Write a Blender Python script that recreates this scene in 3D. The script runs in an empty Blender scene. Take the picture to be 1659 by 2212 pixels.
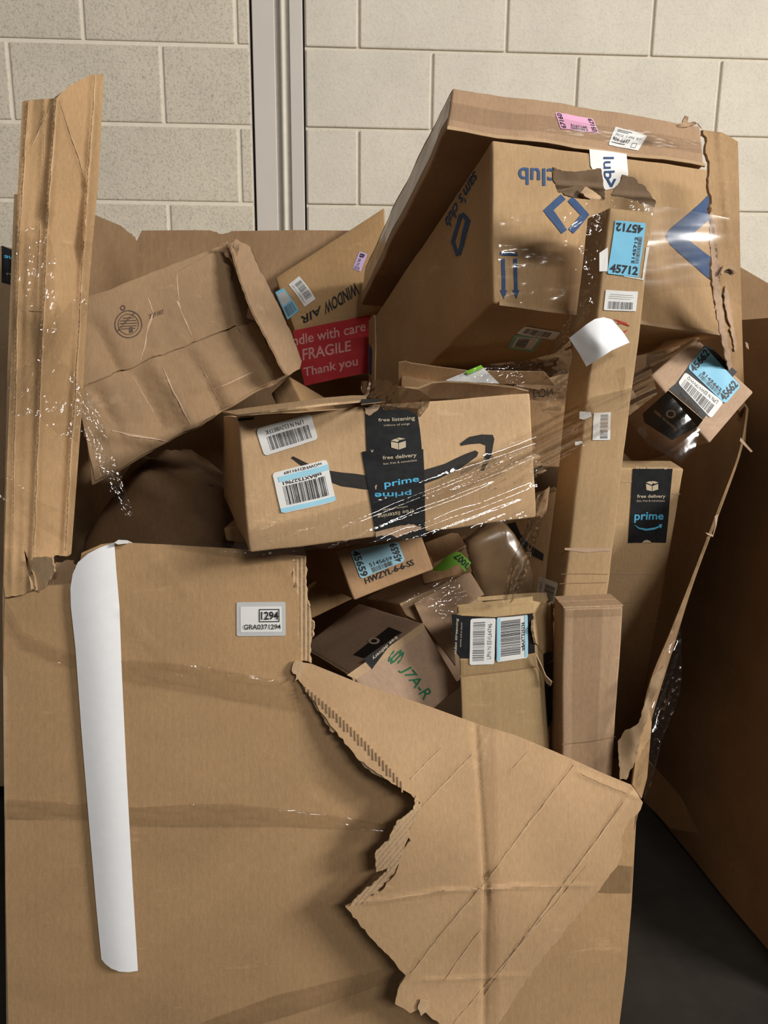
import bpy, bmesh, math, random
import numpy as np
from mathutils import Vector, noise
from mathutils.geometry import delaunay_2d_cdt

# ------------------------------------------------------------------ camera, world, lamps, exposure
SC = bpy.context.scene
COL = SC.collection
FPX, CX, CY = 1650.0, 829.5, 1106.0                     # focal length and centre for a 1659 x 2212 frame
CAM = Vector((0, 0, 1.35))
CM = np.array([[0.99879, 0.00208, -0.04907], [-0.04837, 0.21506, -0.9754], [0.00852, 0.9766, 0.21491]])
cd = bpy.data.cameras.new('camera'); cam = bpy.data.objects.new('camera', cd); COL.objects.link(cam)
from mathutils import Matrix
cam.matrix_world = Matrix.Translation(CAM) @ Matrix([list(r) for r in CM]).to_4x4()
cd.sensor_fit = 'VERTICAL'; cd.sensor_height = 36.0; cd.lens = FPX / 2212 * 36.0
cd.clip_start = .01
SC.camera = cam

W = bpy.data.worlds.new('world'); SC.world = W; W.use_nodes = True
bgn = W.node_tree.nodes['Background']
bgn.inputs[0].default_value = (1.0, .95, .88, 1); bgn.inputs[1].default_value = .03

def area(name, loc, aim, sx, sy, power, col=(1, .955, .89)):
    l = bpy.data.lights.new(name, 'AREA'); l.shape = 'RECTANGLE'; l.size = sx; l.size_y = sy
    l.energy = power; l.color = col
    o = bpy.data.objects.new(name, l); COL.objects.link(o); o.location = loc
    o.rotation_euler = (Vector(aim) - Vector(loc)).to_track_quat('-Z', 'Y').to_euler()
    return o
# key lamp at right sets the cast shadows; all the others are added
area('unseen_lamp', (5.0, -1.9, 3.45), (.1, 1.4, 1.1), 1.7, .7, 360)
area('unseen_lamp', (1.6, -3.6, 4.2), (.3, 1.6, 1.0), 1.6, .4, 135)  # unseen front lamp, added to brighten the shaded box fronts
for lx, ly, lz, lw in ((-2.4, -3.0, 5.0, 8), (-.6, -4.6, 5.0, 12), (3.4, -.8, 5.0, 14), (6.2, -4.6, 5.0, 40)):  # unseen row, added for some fill and for glints on the film
    area('unseen_lamp', (lx, ly, lz), (lx * .8, ly * .8 + .3, 0), 1.5, .3, lw)
SC.view_settings.view_transform = 'Standard'; SC.view_settings.look = 'None'
SC.view_settings.gamma = 1; SC.view_settings.use_curve_mapping = False
SC.view_settings.exposure = -0.1

# ------------------------------------------------------------------ maths helpers
def at(px, py, Y):
    d = CM @ np.array([(px - CX) / FPX, -(py - CY) / FPX, -1.0])
    return CAM + Vector(d * (Y / d[1]))
def project(P):
    q = np.array(P - CAM) @ CM
    return CX + FPX * q[0] / -q[2], CY - FPX * q[1] / -q[2]
def ZM(x0, y0, s):                                       # points read off an enlarged view of the photograph
    return lambda *pts: [(x0 + x / s, y0 + y / s) for x, y in pts]
z2, z3, z4, z5 = ZM(760, 150, 1.8454), ZM(0, 440, 2.44), ZM(560, 480, 2.44), ZM(1150, 350, 3.259)
z6, z7, z8, zr = ZM(450, 780, 2.212), ZM(0, 950, 2.44), ZM(620, 1120, 2.676), ZM(1100, 950, 2.766)
z9, zh, zb, zg = ZM(780, 800, 5.53), ZM(560, 1100, 5.53), ZM(600, 1380, 1.952), ZM(840, 1100, 4.1475)
zl = ZM(0, 500, 3.16)

def jag(pts, amp=3, step=8, seed=0, closed=False):
    """roughen a polyline like torn board"""
    r = random.Random(seed); out = []
    seq = list(pts) + ([pts[0]] if closed else [])
    for (x0, y0), (x1, y1) in zip(seq[:-1], seq[1:]):
        L = math.hypot(x1 - x0, y1 - y0); n = max(1, int(L / step))
        nx, ny = -(y1 - y0) / (L + 1e-6), (x1 - x0) / (L + 1e-6)
        for i in range(n):
            t = i / n; a = r.uniform(-amp, amp) if i else r.uniform(-amp, amp) * .4
            out.append((x0 + (x1 - x0) * t + nx * a, y0 + (y1 - y0) * t + ny * a))
    if not closed: out.append(tuple(pts[-1]))
    return out

def cdt(outline, spacing, seed=1):
    pts = []
    n = len(outline)
    for i in range(n):
        x0, y0 = outline[i]; x1, y1 = outline[(i + 1) % n]
        L = math.hypot(x1 - x0, y1 - y0); k = max(1, int(round(L / spacing)))
        for j in range(k): pts.append((x0 + (x1 - x0) * j / k, y0 + (y1 - y0) * j / k))
    m = len(pts); P = np.array(pts)
    xs, ys = P[:, 0], P[:, 1]; r = random.Random(seed); inner = []
    gx = np.arange(xs.min() + spacing * .5, xs.max(), spacing); gy = np.arange(ys.min() + spacing * .5, ys.max(), spacing * .87)
    if len(gx) and len(gy):
        G = np.array([(x + (k % 2) * spacing * .5 + r.uniform(-.12, .12) * spacing, y + r.uniform(-.12, .12) * spacing) for k, y in enumerate(gy) for x in gx])
        x2, y2 = np.roll(xs, -1), np.roll(ys, -1)
        ins = np.zeros(len(G), bool); near = np.full(len(G), 1e9)
        for a, b, c, d in zip(xs, ys, x2, y2):
            if b != d:
                c1 = ((b > G[:, 1]) != (d > G[:, 1])) & (G[:, 0] < (c - a) * (G[:, 1] - b) / (d - b) + a); ins ^= c1
            near = np.minimum(near, (G[:, 0] - a) ** 2 + (G[:, 1] - b) ** 2)
        inner = [tuple(g) for g in G[ins & (near > (spacing * .5) ** 2)]]
    vs = [Vector(p) for p in pts + inner]
    res = delaunay_2d_cdt(vs, [(i, (i + 1) % m) for i in range(m)], [list(range(m))], 1, 1e-6)
    return [tuple(v) for v in res[0]], [tuple(f) for f in res[2]]

def depthmap(ctrl):
    """1/Y as a smooth function of picture position through (x, y, Y) points"""
    A = np.array(ctrl, float); X = A[:, :2] / 500.0; f = 1 / A[:, 2]
    if len(A) == 1: return lambda x, y: A[0, 2]
    if len(A) <= 3:
        B = np.c_[np.ones(len(A)), X]; c = np.linalg.lstsq(B, f, rcond=None)[0]
        return lambda x, y: 1 / (c[0] + c[1] * x / 500 + c[2] * y / 500)
    n = len(A); d = np.linalg.norm(X[:, None] - X[None], axis=2)
    K = np.where(d > 0, d * d * np.log(d + 1e-12), 0) + 1e-4 * np.eye(n)
    Pm = np.c_[np.ones(n), X]; S = np.zeros((n + 3, n + 3)); S[:n, :n] = K; S[:n, n:] = Pm; S[n:, :n] = Pm.T
    c = np.linalg.solve(S + 1e-9 * np.eye(n + 3), np.r_[f, 0, 0, 0])
    def g(x, y):
        p = np.array([x, y]) / 500; r2 = ((X - p) ** 2).sum(1)
        U = np.where(r2 > 0, .5 * r2 * np.log(r2 + 1e-24), 0)
        return 1 / (c[:n] @ U + c[n] + c[n + 1] * p[0] + c[n + 2] * p[1])
    return g

# ------------------------------------------------------------------ materials
MATS = {}
def nodes(name):
    m = bpy.data.materials.new(name); m.use_nodes = True; t = m.node_tree
    return m, t, t.nodes['Principled BSDF']
def mixcol(t, blend, fac, a, b):
    n = t.nodes.new('ShaderNodeMix'); n.data_type = 'RGBA'; n.blend_type = blend
    for i, v in ((0, fac), (6, a), (7, b)):
        if isinstance(v, (int, float)): n.inputs[i].default_value = v
        elif isinstance(v, tuple): n.inputs[i].default_value = v
        else: t.links.new(v, n.inputs[i])
    return n.outputs[2]
def tex_noise(t, vec, scale, detail=3, rough=.55):
    n = t.nodes.new('ShaderNodeTexNoise'); n.inputs['Scale'].default_value = scale
    n.inputs['Detail'].default_value = detail; n.inputs['Roughness'].default_value = rough
    if vec is not None: t.links.new(vec, n.inputs['Vector'])
    return n.outputs['Fac']
def ramp(t, fac, stops):
    n = t.nodes.new('ShaderNodeValToRGB'); e = n.color_ramp.elements
    while len(e) < len(stops): e.new(.5)
    for el, (p, c) in zip(e, stops):
        el.position = p; el.color = c if isinstance(c, tuple) else (c, c, c, 1)
    t.links.new(fac, n.inputs[0]); return n.outputs[0]
def mapping(t, vec, scale):
    n = t.nodes.new('ShaderNodeMapping'); n.inputs['Scale'].default_value = scale; t.links.new(vec, n.inputs['Vector']); return n.outputs[0]

def card(name, col, flute=.25, var=.10, stain=.25):
    """kraft board: fibre speckle, cloudy tone, faint flute lines, scuffs"""
    if name in MATS: return MATS[name]
    m, t, b = nodes(name)
    tc = t.nodes.new('ShaderNodeTexCoord'); uv = tc.outputs['UV']; ob = tc.outputs['Object']
    c = (*col, 1)
    lo = tuple(x * (1 - var * 1.3) for x in col) + (1,); hi = tuple(min(1, x * (1 + var)) for x in col) + (1,)
    cloud = ramp(t, tex_noise(t, ob, 7, 4), [(.3, lo), (.7, hi)])
    fib = ramp(t, tex_noise(t, mapping(t, uv, (260, 60, 1)), 1, 3, .7), [(.25, .86), (.75, 1.08)])
    o = mixcol(t, 'MULTIPLY', 1.0, cloud, fib)
    speck = ramp(t, tex_noise(t, ob, 420, 2, .6), [(.30, .80), (.42, 1.0)])
    o = mixcol(t, 'MULTIPLY', .6, o, speck)
    scuff = ramp(t, tex_noise(t, mapping(t, ob, (9, 9, 30)), 1, 5, .7), [(.62, 0.0), (.78, 1.0)])
    o = mixcol(t, 'MIX', scuff, o, tuple(min(1, x * 1.22 + .02) for x in col) + (1,))
    n2 = ramp(t, tex_noise(t, ob, 3.1, 5, .65), [(.60, 0.0), (.80, stain)])
    o = mixcol(t, 'MULTIPLY', n2, o, (.72, .64, .55, 1))
    t.links.new(o, b.inputs['Base Color'])
    b.inputs['Roughness'].default_value = .78; b.inputs['Specular IOR Level'].default_value = .25
    wv = t.nodes.new('ShaderNodeTexWave'); wv.inputs['Scale'].default_value = 22; wv.inputs['Distortion'].default_value = .4
    t.links.new(mapping(t, uv, (1, .02, 1)), wv.inputs['Vector'])
    add = t.nodes.new('ShaderNodeMath'); add.operation = 'MULTIPLY_ADD'; t.links.new(wv.outputs['Fac'], add.inputs[0]); add.inputs[1].default_value = flute
    t.links.new(tex_noise(t, ob, 150, 4, .7), add.inputs[2])
    bp = t.nodes.new('ShaderNodeBump'); bp.inputs['Strength'].default_value = .22; bp.inputs['Distance'].default_value = .0015
    t.links.new(add.outputs[0], bp.inputs['Height']); t.links.new(bp.outputs[0], b.inputs['Normal'])
    MATS[name] = m; return m
def plain(name, col, rough=.6, spec=.3, var=.06, scale=60, metal=0, coat=0):
    if name in MATS: return MATS[name]
    m, t, b = nodes(name); tc = t.nodes.new('ShaderNodeTexCoord')
    o = ramp(t, tex_noise(t, tc.outputs['Object'], scale, 4), [(.3, tuple(x * (1 - var) for x in col) + (1,)), (.7, tuple(min(1, x * (1 + var)) for x in col) + (1,))])
    t.links.new(o, b.inputs['Base Color']); b.inputs['Roughness'].default_value = rough
    b.inputs['Specular IOR Level'].default_value = spec; b.inputs['Metallic'].default_value = metal
    b.inputs['Coat Weight'].default_value = coat; b.inputs['Coat Roughness'].default_value = .2
    MATS[name] = m; return m
def clear(name, gain=1.0, base=.02, tint=.97, rough=.07, bump=.25, scale=90):
    """clear stretch film or tape: see-through with sharp reflections on its wrinkles"""
    if name in MATS: return MATS[name]
    m = bpy.data.materials.new(name); m.use_nodes = True; t = m.node_tree; t.nodes.clear()
    out = t.nodes.new('ShaderNodeOutputMaterial'); mx = t.nodes.new('ShaderNodeMixShader')
    tr = t.nodes.new('ShaderNodeBsdfTransparent'); tr.inputs[0].default_value = (tint, tint * .995, tint * .985, 1)
    gl = t.nodes.new('ShaderNodeBsdfGlossy'); gl.inputs['Roughness'].default_value = rough; gl.inputs[0].default_value = (1, 1, 1, 1)
    fr = t.nodes.new('ShaderNodeLayerWeight'); fr.inputs['Blend'].default_value = .5
    pw = t.nodes.new('ShaderNodeMath'); pw.operation = 'POWER'; pw.inputs[1].default_value = 3.0; t.links.new(fr.outputs['Facing'], pw.inputs[0])
    ma = t.nodes.new('ShaderNodeMath'); ma.operation = 'MULTIPLY_ADD'; ma.use_clamp = True
    t.links.new(pw.outputs[0], ma.inputs[0]); ma.inputs[1].default_value = gain * .5; ma.inputs[2].default_value = base + .03
    tc = t.nodes.new('ShaderNodeTexCoord')
    bp = t.nodes.new('ShaderNodeBump'); bp.inputs['Strength'].default_value = bump; bp.inputs['Distance'].default_value = .004
    t.links.new(tex_noise(t, mapping(t, tc.outputs['UV'], (1, .35, 1)), scale, 3), bp.inputs['Height'])
    t.links.new(bp.outputs[0], gl.inputs['Normal']); t.links.new(bp.outputs[0], fr.inputs['Normal'])
    t.links.new(ma.outputs[0], mx.inputs[0]); t.links.new(tr.outputs[0], mx.inputs[1]); t.links.new(gl.outputs[0], mx.inputs[2])
    t.links.new(mx.outputs[0], out.inputs[0]); MATS[name] = m; return m

K = (.45, .280, .143)
def kraft(i=0): 
    r = random.Random(i * 7 + 3); f = r.uniform(.92, 1.06); w = r.uniform(-.03, .03)
    return card('kraft_%d' % i, (K[0] * f, K[1] * f * (1 + w * .5), K[2] * f * (1 - w * 2)))
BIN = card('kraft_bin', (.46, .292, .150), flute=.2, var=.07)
BIN_IN = card('kraft_bin_inside_shaded', (.35, .222, .122), flute=.5, var=.09)  # same board as outside, colour darkened to stand in for shade inside
CUT = card('board_cut_edge', (.52, .36, .21), flute=1.0, var=.2)
PALE = card('kraft_pale', (.52, .36, .25), var=.08)
TORN = card('torn_liner', (.50, .345, .205), flute=.1, var=.14)
DARKK = card('kraft_dark', (.30, .19, .10), var=.14, stain=.5)
PAPER = plain('white_paper', (.85, .865, .895), .55, .3, .02)
LABEL = plain('label_white', (.80, .80, .79), .42, .4, .02)
INK = plain('black_ink', (.022, .022, .026), .5, .4)
GREYINK = plain('grey_ink', (.16, .16, .17), .55, .3)
LBLUE = plain('label_blue', (.20, .56, .80), .42, .4, .03)
LBLUE2 = plain('label_light_blue', (.36, .68, .85), .42, .4, .03)
LPINK = plain('label_pink', (.80, .42, .62), .42, .4, .03)
LGREEN = plain('label_green', (.27, .75, .06), .42, .4, .04)
LPURP = plain('label_purple', (.60, .45, .72), .42, .4, .03)
LGREY = plain('label_grey', (.55, .56, .56), .45, .4, .02)
BLUE = plain('blue_print', (.026, .072, .19), .6, .25, .12, 90)
GREEN = plain('green_print', (.03, .16, .075), .6, .25, .2, 120)
RED = plain('red_print', (.42, .025, .030), .5, .3, .08, 40)
REDTXT = plain('faded_red_lettering', (.60, .30, .28), .55, .3, .1)
PENRED = plain('red_pen', (.5, .06, .05), .6, .2, .2)
BTAPE = plain('black_tape', (.014, .015, .017), .5, .28, .25, 80)
TAN = plain('tan_print', (.55, .46, .33), .5, .3, .06)
CYAN = plain('cyan_print', (.10, .45, .72), .45, .35, .05)
BLACKP = plain('dark_print', (.028, .026, .025), .65, .25, .15, 90)
STAMP = plain('stamp_ink', (.09, .055, .045), .7, .2, .3, 150)
FILM = clear('stretch_film', 1.6, .02, .985, .12, .10, 18)
FILM2 = clear('crumpled_film', 2.6, .06, .965, .12, .12, 22)
STREAK = clear('taut_film', 2.4, .05, .975, .10, .05, 10)
TAPE = clear('clear_tape', 1.0, .01, .94, .16, .10, 40)

# ------------------------------------------------------------------ object helpers
def tag(o, label=None, cat=None, group=None, kind=None):
    for k, v in (('label', label), ('category', cat), ('group', group), ('kind', kind)):
        if v: o[k] = v
    return o
def empty(name, loc):
    o = bpy.data.objects.new(name, None); COL.objects.link(o); o.location = loc; o.empty_display_size = .05; return o
def mesh_obj(name, verts, faces, mats, parent=None, fm=None, smooth=True, uvs=None):
    """verts in world space; stored relative to the parent's or their own base"""
    if parent is not None:
        org = Vector(parent.location); q = parent
        while q.parent: q = q.parent; org = org + Vector(q.location)
    else:
        A = np.array([tuple(v) for v in verts]); org = Vector(((A[:, 0].min() + A[:, 0].max()) / 2, (A[:, 1].min() + A[:, 1].max()) / 2, A[:, 2].min()))
    me = bpy.data.meshes.new(name); me.from_pydata([tuple(Vector(v) - org) for v in verts], [], faces)
    for m in (mats if isinstance(mats, (list, tuple)) else [mats]): me.materials.append(m)
    if fm is not None: me.polygons.foreach_set('material_index', fm)
    if smooth: me.polygons.foreach_set('use_smooth', [True] * len(me.polygons))
    if uvs is not None:
        L = me.uv_layers.new(name='UVMap'); li = np.zeros(len(me.loops), int); me.loops.foreach_get('vertex_index', li)
        U = np.array(uvs, float)[li]; L.data.foreach_set('uv', U.ravel())
    me.update()
    o = bpy.data.objects.new(name, me); COL.objects.link(o)
    if parent is not None: o.parent = parent
    else: o.location = org
    return o

def tri_normals(P, T):
    A = np.array([tuple(p) for p in P]); N = np.zeros_like(A)
    F = np.array(T); n = np.cross(A[F[:, 1]] - A[F[:, 0]], A[F[:, 2]] - A[F[:, 0]])
    for k in range(3): np.add.at(N, F[:, k], n)
    L = np.linalg.norm(N, axis=1, keepdims=True); return N / np.maximum(L, 1e-12), n

def sheet(name, outline, mapf, mat, parent=None, thick=.005, spacing=14, edge=None, smooth=True, uvs=1 / 1300, back=None):
    V, T = cdt(outline, spacing)
    P = [mapf(x, y) for x, y in V]
    N, n = tri_normals(P, T)
    c = np.mean([tuple(p) for p in P], axis=0)
    if (n.sum(0) @ (np.array(CAM) - c)) < 0: T = [t[::-1] for t in T]; N = -N
    uv = [(x * uvs, -y * uvs) for x, y in V]
    if thick <= 0: return mesh_obj(name, P, T, mat, parent, None, smooth, uv)
    k = len(P); B = [p - Vector(N[i]) * thick for i, p in enumerate(P)]
    faces = list(T) + [tuple(i + k for i in t[::-1]) for t in T]; fm = [0] * len(T) + [1] * len(T)
    cnt = {}
    for t in T:
        for a, b in ((t[0], t[1]), (t[1], t[2]), (t[2], t[0])): cnt[(a, b)] = cnt.get((a, b), 0) + 1
    vs = P + B; uv2 = uv + uv
    for (a, b) in list(cnt):
        if (b, a) not in cnt:
            j = len(vs); vs = vs + [P[a], P[b], B[b], B[a]]; uv2 = uv2 + [uv[a], uv[b], (uv[b][0] + .002, uv[b][1]), (uv[a][0] + .002, uv[a][1])]
            faces.append((j, j + 3, j + 2, j + 1)); fm.append(2)
    return mesh_obj(name, vs, faces, [mat, back or mat, edge or CUT], parent, fm, smooth, uv2)

def creases(lst):
    """fold ridges: (x0, y0, x1, y1, half width, height) in picture units, metres towards the viewer"""
    def f(x, y):
        s = 0
        for x0, y0, x1, y1, w, h in lst:
            L2 = (x1 - x0) ** 2 + (y1 - y0) ** 2; t = ((x - x0) * (x1 - x0) + (y - y0) * (y1 - y0)) / L2
            d = abs((x - x0) * (y1 - y0) - (y - y0) * (x1 - x0)) / math.sqrt(L2)
            e = 1 if 0 <= t <= 1 else max(0, 1 - 6 * (abs(t - .5) - .5))
            if d < w: s += h * e * (1 - d / w)
        return s
    return f
def onmap(ctrl, wob=.0, freq=.006, seed=0, cr=None):
    g = depthmap(ctrl); cf = creases(cr) if cr else None
    def f(x, y):
        P = at(x, y, g(x, y)); d = 0
        if wob: d += wob * noise.noise(Vector((x * freq, y * freq, seed * 3.7)))
        if cf: d += cf(x, y)
        if d: P = P + (CAM - P).normalized() * d
        return P
    return f
def film(name, outline, ctrl, amp=.006, ang=0, fa=.012, fc=.05, seed=0, mat=None, parent=None, spacing=7, lift=.004):
    g = depthmap(ctrl); ca, sa = math.cos(math.radians(ang)), math.sin(math.radians(ang))
    def f(x, y):
        P = at(x, y, g(x, y)); u = x * ca - y * sa; v = x * sa + y * ca
        w = noise.noise(Vector((u * fa * .5, v * fc * .5, seed + 9.1)))
        q = Vector((u * fa + w * .6, v * fc + w * .8, seed * 5.3))
        d = amp * (1 - 2.2 * abs(noise.noise(q))) + amp * .5 * (1 - 2 * abs(noise.noise(q * 2.3)))
        d += amp * .25 * (1 - 2 * abs(noise.noise(q * 5.1)))
        return P + (CAM - P).normalized() * (d + lift)
    return sheet(name, outline, f, mat or FILM, parent, 0, spacing)

# ------------------------------------------------------------------ cartons
TXT = {}
def glyphs(s, bold=0.0):
    k = (s, bold)
    if k in TXT: return TXT[k]
    c = bpy.data.curves.new('lettering', 'FONT'); c.body = s; c.resolution_u = 3; c.offset = bold
    o = bpy.data.objects.new('lettering', c); COL.objects.link(o)
    bpy.context.view_layer.update()
    me = bpy.data.meshes.new_from_object(o.evaluated_get(bpy.context.evaluated_depsgraph_get()))
    V = np.array([v.co[:2] for v in me.vertices]); Fc = [tuple(p.vertices) for p in me.polygons]
    bpy.data.objects.remove(o); bpy.data.curves.remove(c); bpy.data.meshes.remove(me)
    lo, hi = V.min(0), V.max(0); V = (V - lo) / (hi - lo); V[:, 1] = 1 - V[:, 1]
    TXT[k] = (V, Fc); return TXT[k]
def bilin(q, s, t):                                      # q: TL TR BR BL, s to the right, t downwards
    (a, b, c, d) = [np.array(p, float) for p in q]
    return (a * (1 - s) + b * s) * (1 - t) + (d * (1 - s) + c * s) * t

class Surf:
    """a printable surface: maps picture points of the photo onto a carton face or panel"""
    def st_obj(self, name, V, F, mat, parent, off):
        P = [self.lift(x, y, off) for x, y in V]
        N, n = tri_normals(P, [f[:3] for f in F]); c = P[0]
        nm = self.normal(*V[0])
        if n.sum(0) @ np.array(nm) < 0: F = [f[::-1] for f in F]
        return mesh_obj(name, P, F, mat, parent, None, False, [(x * .3, y * .3) for x, y in V])
    def poly(self, pts, mat, name='printed_mark', parent=None, off=.0011, spacing=.05, raw=False):
        q = pts if raw else [self.inv(*p) for p in pts]
        V, T = cdt(q, spacing)
        return self.st_obj(name, V, T, mat, parent or self.root, off)
    def text(self, s, quad, mat, name='lettering', parent=None, off=.0012, bold=.0, raw=False):
        q = quad if raw else [self.inv(*p) for p in quad]
        V, F = glyphs(s, bold); V = [tuple(bilin(q, x, y)) for x, y in V]
        return self.st_obj(name, V, F, mat, parent or self.root, off)
    def label(self, quad, mat, name='shipping_label', off=.0011, rnd=.06, n=6, parent=None):
        q = [self.inv(*p) for p in quad]
        o = Label(self, q, off)
        asp = o.aspect(); rx = rnd; ry = min(.45, rnd * asp)
        pts = []
        for cx, cy, a0 in ((1 - rx, ry, -90), (1 - rx, 1 - ry, 0), (rx, 1 - ry, 90), (rx, ry, 180)):
            for k in range(4):
                a = math.radians(a0 + 30 * k); pts.append((cx + rx * math.cos(a), cy + ry * math.sin(a)))
        V, T = cdt(pts, .1)
        V = [tuple(bilin(q, x, y)) for x, y in V]
        o.obj = self.st_obj(name, V, T, mat, parent or self.root, off); return o
class Label:
    def __init__(s, surf, q, off): s.surf, s.q, s.off, s.lay = surf, q, off, 0
    def aspect(s):
        P = [s.surf.lift(*p, 0) for p in s.q]
        return ((P[0] - P[1]).length + (P[3] - P[2]).length) / ((P[0] - P[3]).length + (P[1] - P[2]).length)
    def sub(s, r, rot=0):
        x0, y0, x1, y1 = r; c = [(x0, y0), (x1, y0), (x1, y1), (x0, y1)]; c = c[rot:] + c[:rot]
        return [tuple(bilin(s.q, *p)) for p in c]
    def text(s, t, r, mat=None, rot=0, bold=0.0, name='lettering', lay=1):
        return s.surf.text(t, s.sub(r, rot), mat or INK, name, s.obj, s.off + .0005 * lay, bold, True)
    def rect(s, r, mat, name='stripe', lay=1):
        return s.surf.poly(s.sub(r), mat, name, s.obj, s.off + .0006 * lay, .06, True)
    def frame(s, r, mat, w=.02, name='printed_frame'):
        x0, y0, x1, y1 = r; a = s.aspect(); wy = w * a
        V = [(x0, y0), (x1, y0), (x1, y1), (x0, y1), (x0 + w, y0 + wy), (x1 - w, y0 + wy), (x1 - w, y1 - wy), (x0 + w, y1 - wy)]
        F = [(0, 1, 5, 4), (1, 2, 6, 5), (2, 3, 7, 6), (3, 0, 4, 7)]
        return s.surf.st_obj(name, [tuple(bilin(s.q, *v)) for v in V], F, mat, s.obj, s.off + .0006)
    def bars(s, r, seed=0, n=40, vert=True, mat=None, lay=1):
        rd = random.Random(seed); x0, y0, x1, y1 = r; V, F = [], []; p = 0.0; spans = []
        while len(spans) < n:
            w = rd.choice((1, 1, 2, 3)); spans.append((p, p + w)); p += w + rd.choice((1, 1, 2, 3))
        for a, b in spans:
            a, b = a / p, b / p; k = len(V)
            c = [(x0 + (x1 - x0) * a, y0), (x0 + (x1 - x0) * b, y0), (x0 + (x1 - x0) * b, y1), (x0 + (x1 - x0) * a, y1)] if vert else \
                [(x0, y0 + (y1 - y0) * a), (x1, y0 + (y1 - y0) * a), (x1, y0 + (y1 - y0) * b), (x0, y0 + (y1 - y0) * b)]
            V += [tuple(bilin(s.q, *v)) for v in c]; F.append((k, k + 1, k + 2, k + 3))
        return s.surf.st_obj('barcode', V, F, mat or GREYINK, s.obj, s.off + .0005 * lay)

class Face(Surf):
    def __init__(s, box, key): s.box, s.key, s.root = box, key, box.root
    def uvw(s, a, b):
        return {'-y': (a, 0, b), '+y': (1 - a, 1, b), '+x': (1, a, b), '-x': (0, 1 - a, b), '+z': (a, b, 1), '-z': (a, 1 - b, 0)}[s.key]
    def base(s, a, b): return s.box.D(s.box.tri(*s.uvw(a, b)))
    def normal(s, a, b):
        e = .01; p = s.base(a, b)
        return (s.base(a + e, b) - p).cross(s.base(a, b + e) - p).normalized()
    def lift(s, a, b, off): return s.base(a, b) + s.normal(a, b) * off
    def inv(s, px, py):
        a = b = .5
        for _ in range(14):
            x, y = project(s.base(a, b)); e = 1e-3
            xa, ya = project(s.base(a + e, b)); xb, yb = project(s.base(a, b + e))
            J = np.array([[xa - x, xb - x], [ya - y, yb - y]]) / e
            d = np.linalg.lstsq(J, np.array([px - x, py - y]), rcond=None)[0]
            a += float(np.clip(d[0], -.4, .4)); b += float(np.clip(d[1], -.4, .4))
        return a, b

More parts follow.
